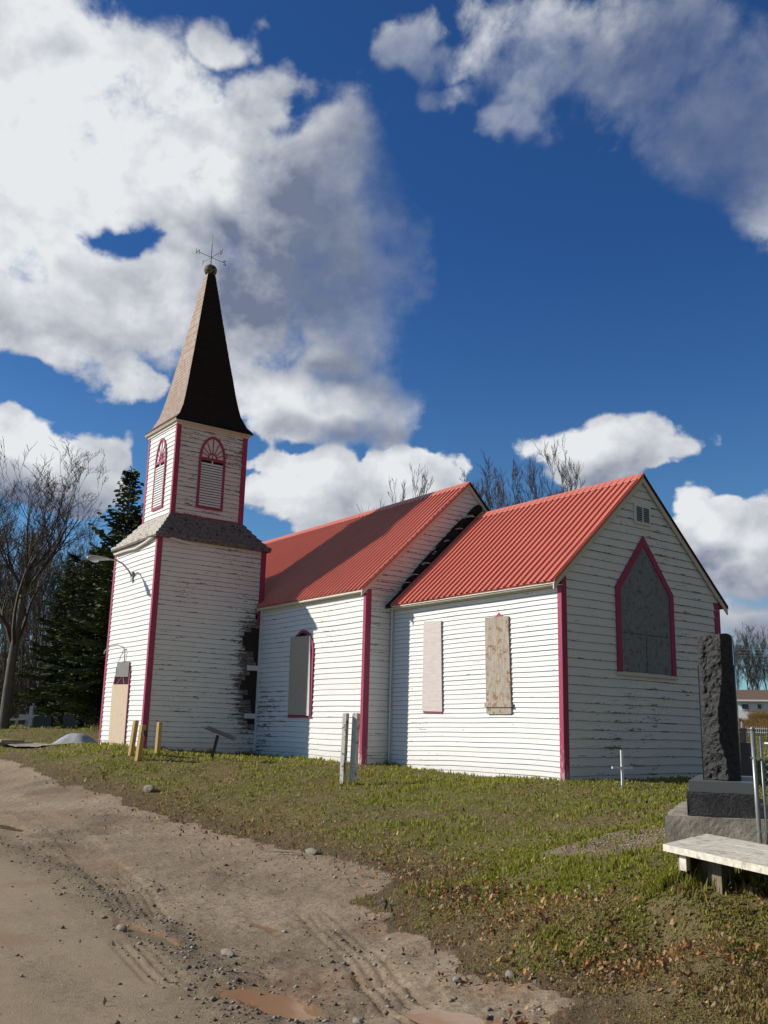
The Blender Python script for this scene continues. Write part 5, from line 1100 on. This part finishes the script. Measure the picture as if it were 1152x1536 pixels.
V[:, 2] = np.stack([x+bx*ln*.35+sx*wd*.8, y+by*ln*.35+sy*wd*.8, z+h_*.6], 1); V[:, 3] = np.stack([x+bx*ln*.35-sx*wd*.8, y+by*ln*.35-sy*wd*.8, z+h_*.6], 1); V[:, 4] = np.stack([x+bx*ln, y+by*ln, z+h_], 1)
b0 = (np.arange(n)*5)[:, None]; F = np.concatenate([b0+[0, 1, 2], b0+[0, 2, 3], b0+[3, 2, 4]], 0)
gcol = np.array([.215, .250, .024]); gcol2 = np.array([.350, .355, .050]); dcol = np.array([.40, .315, .115]); dcol2 = np.array([.27, .195, .085])
m_ = rng.random((n, 1)); cg = gcol*(1-m_)+gcol2*m_; m2 = rng.random((n, 1)); cd = dcol*(1-m2)+dcol2*m2; pick = (rng.random(n) < dryf*.85+.10)[:, None]
col = np.where(pick, cd, cg)*rng.uniform(.75, 1.2, (n, 1))
tag(npmesh('grass', V.reshape(-1, 3), F, M_BLADE, col={'col': np.repeat(col, 5, 0)}), 'short patchy grass turning brown towards the road', None, None, 'stuff')

# broad leafed weeds
xw_, yw_, ww = sample(11000, (8.5, 24), pw=1.3); k = lawnmask(xw_, yw_) & (fbm(xw_*1.6, yw_*1.6, 3, 66) > .50); xw_, yw_, ww = xw_[k], yw_[k], ww[k]; n = len(xw_); zw = gz(xw_, yw_)+rng.uniform(.01, .05, n)
def cards(x, y, z, sz, tilt, asp, curl, n):
    ph = rng.uniform(0, 6.283, n); tx = rng.normal(0, tilt, n); ty = rng.normal(0, tilt, n); ux = np.stack([np.cos(ph), np.sin(ph), tx], 1); vx = np.stack([-np.sin(ph), np.cos(ph), ty], 1); c = np.stack([x, y, z], 1); s_ = sz[:, None]
    lift = np.stack([np.zeros(n), np.zeros(n), curl*sz], 1)
    pts = [c-ux*s_*.5+lift, c-ux*s_*.15-vx*s_*asp*.5+lift*.5, c+ux*s_*.25-vx*s_*asp*.42, c+ux*s_*.55+lift*.9, c+ux*s_*.22+vx*s_*asp*.45+lift*.6, c-ux*s_*.2+vx*s_*asp*.5, c]
    V = np.stack(pts, 1); b = (np.arange(n)*7)[:, None]; F = np.concatenate([b+[6, i, (i+1) % 6] for i in range(6)], 0); return V.reshape(-1, 3), F
V, F = cards(xw_, yw_, zw, rng.uniform(.018, .034, n)*(1+ww*.03), .5, .8, .2, n)
cw_ = np.array([.045, .075, .018])*(1-rng.random((n, 1)))+np.array([.11, .14, .05])*rng.random((n, 1))
tag(npmesh('ground_cover', V, F, M_LEAF, col={'col': np.repeat(cw_, 7, 0)}), 'low broad leafed weeds mixed through the lawn', None, None, 'stuff')
# fallen leaves
LX, LY = [], []
x, y, w_ = sample(26000, (4.3, 24), pw=1.3); sd = road_sd(x, y); k = ((sd < .25) & (sd > -1.5) & ~in_church(x, y) & (rng.random(len(x)) < .45)) | ((rng.random(len(x)) < .05) & ~in_church(x, y) & (sd < 0)) | ((rng.random(len(x)) < .006)); k &= ~in_quad(x, y, SP, e1*2.2, e2*2.46); k &= (fbm(x*1.9, y*1.9, 3, 91) > .47+.10*rng.random(len(x))) | (rng.random(len(x)) < .18); LX.append(x[k]); LY.append(y[k])
for (cx, cy, r_, m_) in ((6.45,-8.15,.42,520),(9.75,-8.25,.20,130),(9.57,-9.15,.32,110),(9.33,-9.18,.30,100),(9.97,-9.67,.35,110),(9.14,-9.43,.45,160),(.06,-7.3,1.2,260),(3.5,-7.3,1.3,300),(4.9,-7.5,.7,220),(8.51,-9.16,.4,120),(9.2,-9.7,.35,90),(7.6,-8.6,.6,260),(9.5,-9.45,.22,120),(10.0,-9.2,.22,90),(8.3,-8.9,.4,160),(-3,-7.1,1.5,180)):
    LX.append(rng.normal(cx, r_, m_)); LY.append(rng.normal(cy, r_*.45, m_))
x = np.concatenate(LX); y = np.concatenate(LY); n = len(x); z = gz(x, y)+rng.uniform(.006, .045, n); w_ = np.hypot(x-13.9, y+14.6)
V, F = cards(x, y, z, rng.uniform(.014, .033, n)*(1+.025*w_), .7, .7, rng.uniform(.1, .8, n), n)
pal = np.array([[.42, .19, .07], [.46, .25, .11], [.52, .34, .18], [.20, .10, .05], [.30, .24, .16], [.13, .08, .045]]); cl = pal[rng.integers(0, 6, n)]*rng.uniform(.75, 1.2, (n, 1))
tag(npmesh('fallen_leaves', V, F, M_LEAF, col={'col': np.repeat(cl, 7, 0)}), 'dry brown fallen leaves scattered on grass and verge', None, None, 'stuff')
# pebbles and clods
x1, y1, w1_ = sample(30000, (4.2, 20), pw=1.5); sd = road_sd(x1, y1); wdv = dist_poly(x1, y1, WIND, True); g = 1-np.sqrt(((x1-6.9)/1.15)**2+((y1+6.35)/.62)**2)
pk = np.where(sd > 0, np.exp(-(wdv/.30)**2)*.8+np.where(wdv > .1, .30*np.clip((fbm(x1*1.1, y1*1.1, 4, 31)-.42)*5, .12, 1), .03), np.where(g > 0, .9, .10*(sd > -.6))); k = rng.random(len(x1)) < pk; k &= ~in_church(x1, y1); k &= pudf(x1, y1) < -.1
xg, yg, _ = sample(14000, (8.2, 11.6), (840, 1000)); g2 = 1-np.sqrt(((xg-6.9)/1.15)**2+((yg+6.35)/.62)**2)+(fbm(xg*3, yg*3, 3, 51)-.47)*.8; kg = g2 > .05
x = np.concatenate([x1[k], xg[kg]]); y = np.concatenate([y1[k], yg[kg]]); n = len(x); z = gz(x, y); r_ = rng.gamma(2.0, .0042, n)+.004; r_ = np.minimum(r_, .032)*np.where((x > 5.7) & (y > -7.1), .55, 1)
octa = np.array([[1, 0, 0], [0, 1, 0], [-1, 0, 0], [0, -1, 0], [0, 0, 1], [0, 0, -1]], float); fo = np.array([[0, 1, 4], [1, 2, 4], [2, 3, 4], [3, 0, 4], [1, 0, 5], [2, 1, 5], [3, 2, 5], [0, 3, 5]])
ph = rng.uniform(0, 6.283, n); J = octa[None]*rng.uniform(.6, 1.35, (n, 6, 1))*np.array([1, .8, .6]); xr = J[..., 0]*np.cos(ph)[:, None]-J[..., 1]*np.sin(ph)[:, None]; yr_ = J[..., 0]*np.sin(ph)[:, None]+J[..., 1]*np.cos(ph)[:, None]
V = np.stack([x[:, None]+xr*r_[:, None], y[:, None]+yr_*r_[:, None], z[:, None]+r_[:, None]*.2+J[..., 2]*r_[:, None]], -1).reshape(-1, 3); F = ((np.arange(n)*6)[:, None, None]+fo[None]).reshape(-1, 3)
pp = np.array([[.20, .165, .13], [.30, .26, .21], [.15, .12, .09], [.38, .34, .29], [.12, .095, .075]]); cp = pp[rng.integers(0, 5, n)]*rng.uniform(.8, 1.15, (n, 1)); cp = np.where((x > 5.7)[:, None] & (y > -7.1)[:, None], cp*np.array([1.08, .95, .82]), cp)
tag(npmesh('gravel', V, F, M_PEB, col={'col': np.repeat(cp, 6, 0)}), 'loose pebbles and clods on the dirt and in the bare patch', None, None, 'stuff')
# a few larger stones and sticks, each its own
for i, (x, y, sx, sy, sz, lb) in enumerate([(-4.64,-6.75,.16,.11,.09,'grey block shaped stone at the grass edge left of the road bend'),(6.47,-10.69,.10,.04,.03,'flat pale grey stone lying in the middle of the dirt'),(5.30,-11.12,.07,.045,.035,'pale stone at the left end of the small brown puddle'),(2.95,-7.72,.12,.06,.05,'pale stone where the grass meets the dirt above the gravel'),(8.55,-10.05,.035,.03,.025,'rounded pale stone on the dirt left of the leaf litter'),(8.80,-9.80,.04,.03,.028,'buff stone beside the bottom right clump of weeds'),(5.75,-11.06,.03,.025,.02,'small pale stone standing in the small brown puddle'),(8.9,-11.1,.04,.03,.022,'dark wet stone below the orange puddle'),(10.15,-7.75,.07,.06,.05,'white stone under the right end of the bench')]):
    z = gh(x, y); mb = ico(MB(), (x, y, z+sz*.45), (sx, sy, sz), .10, seed=i, sub_=2); tag(mb.build('rock', M_ROCK), lb, 'rock', 'stones on the dirt and verge')
for i, (x, y, l, a, r_, lb) in enumerate([(5.83,-8.72,.42,-.75,.010,'pale curved stick lying on the weeds by the gravel'),(2.8,-7.95,.5,.5,.012,'pale stick at the dirt edge below the stone'),(9.75,-7.95,.5,.55,.028,'thick weathered branch on the grass under the bench')]):
    z = gh(x, y)+r_+.02; mb = MB(); mb.tube([(x-math.cos(a)*l/2, y-math.sin(a)*l/2, z), (x+.01, y+.02, z+.01), (x+math.cos(a)*l/2, y+math.sin(a)*l/2, z)], [r_, r_*.9, r_*.5], 6); tag(mb.build('stick', M_GREYW), lb, 'stick', 'sticks on the ground')
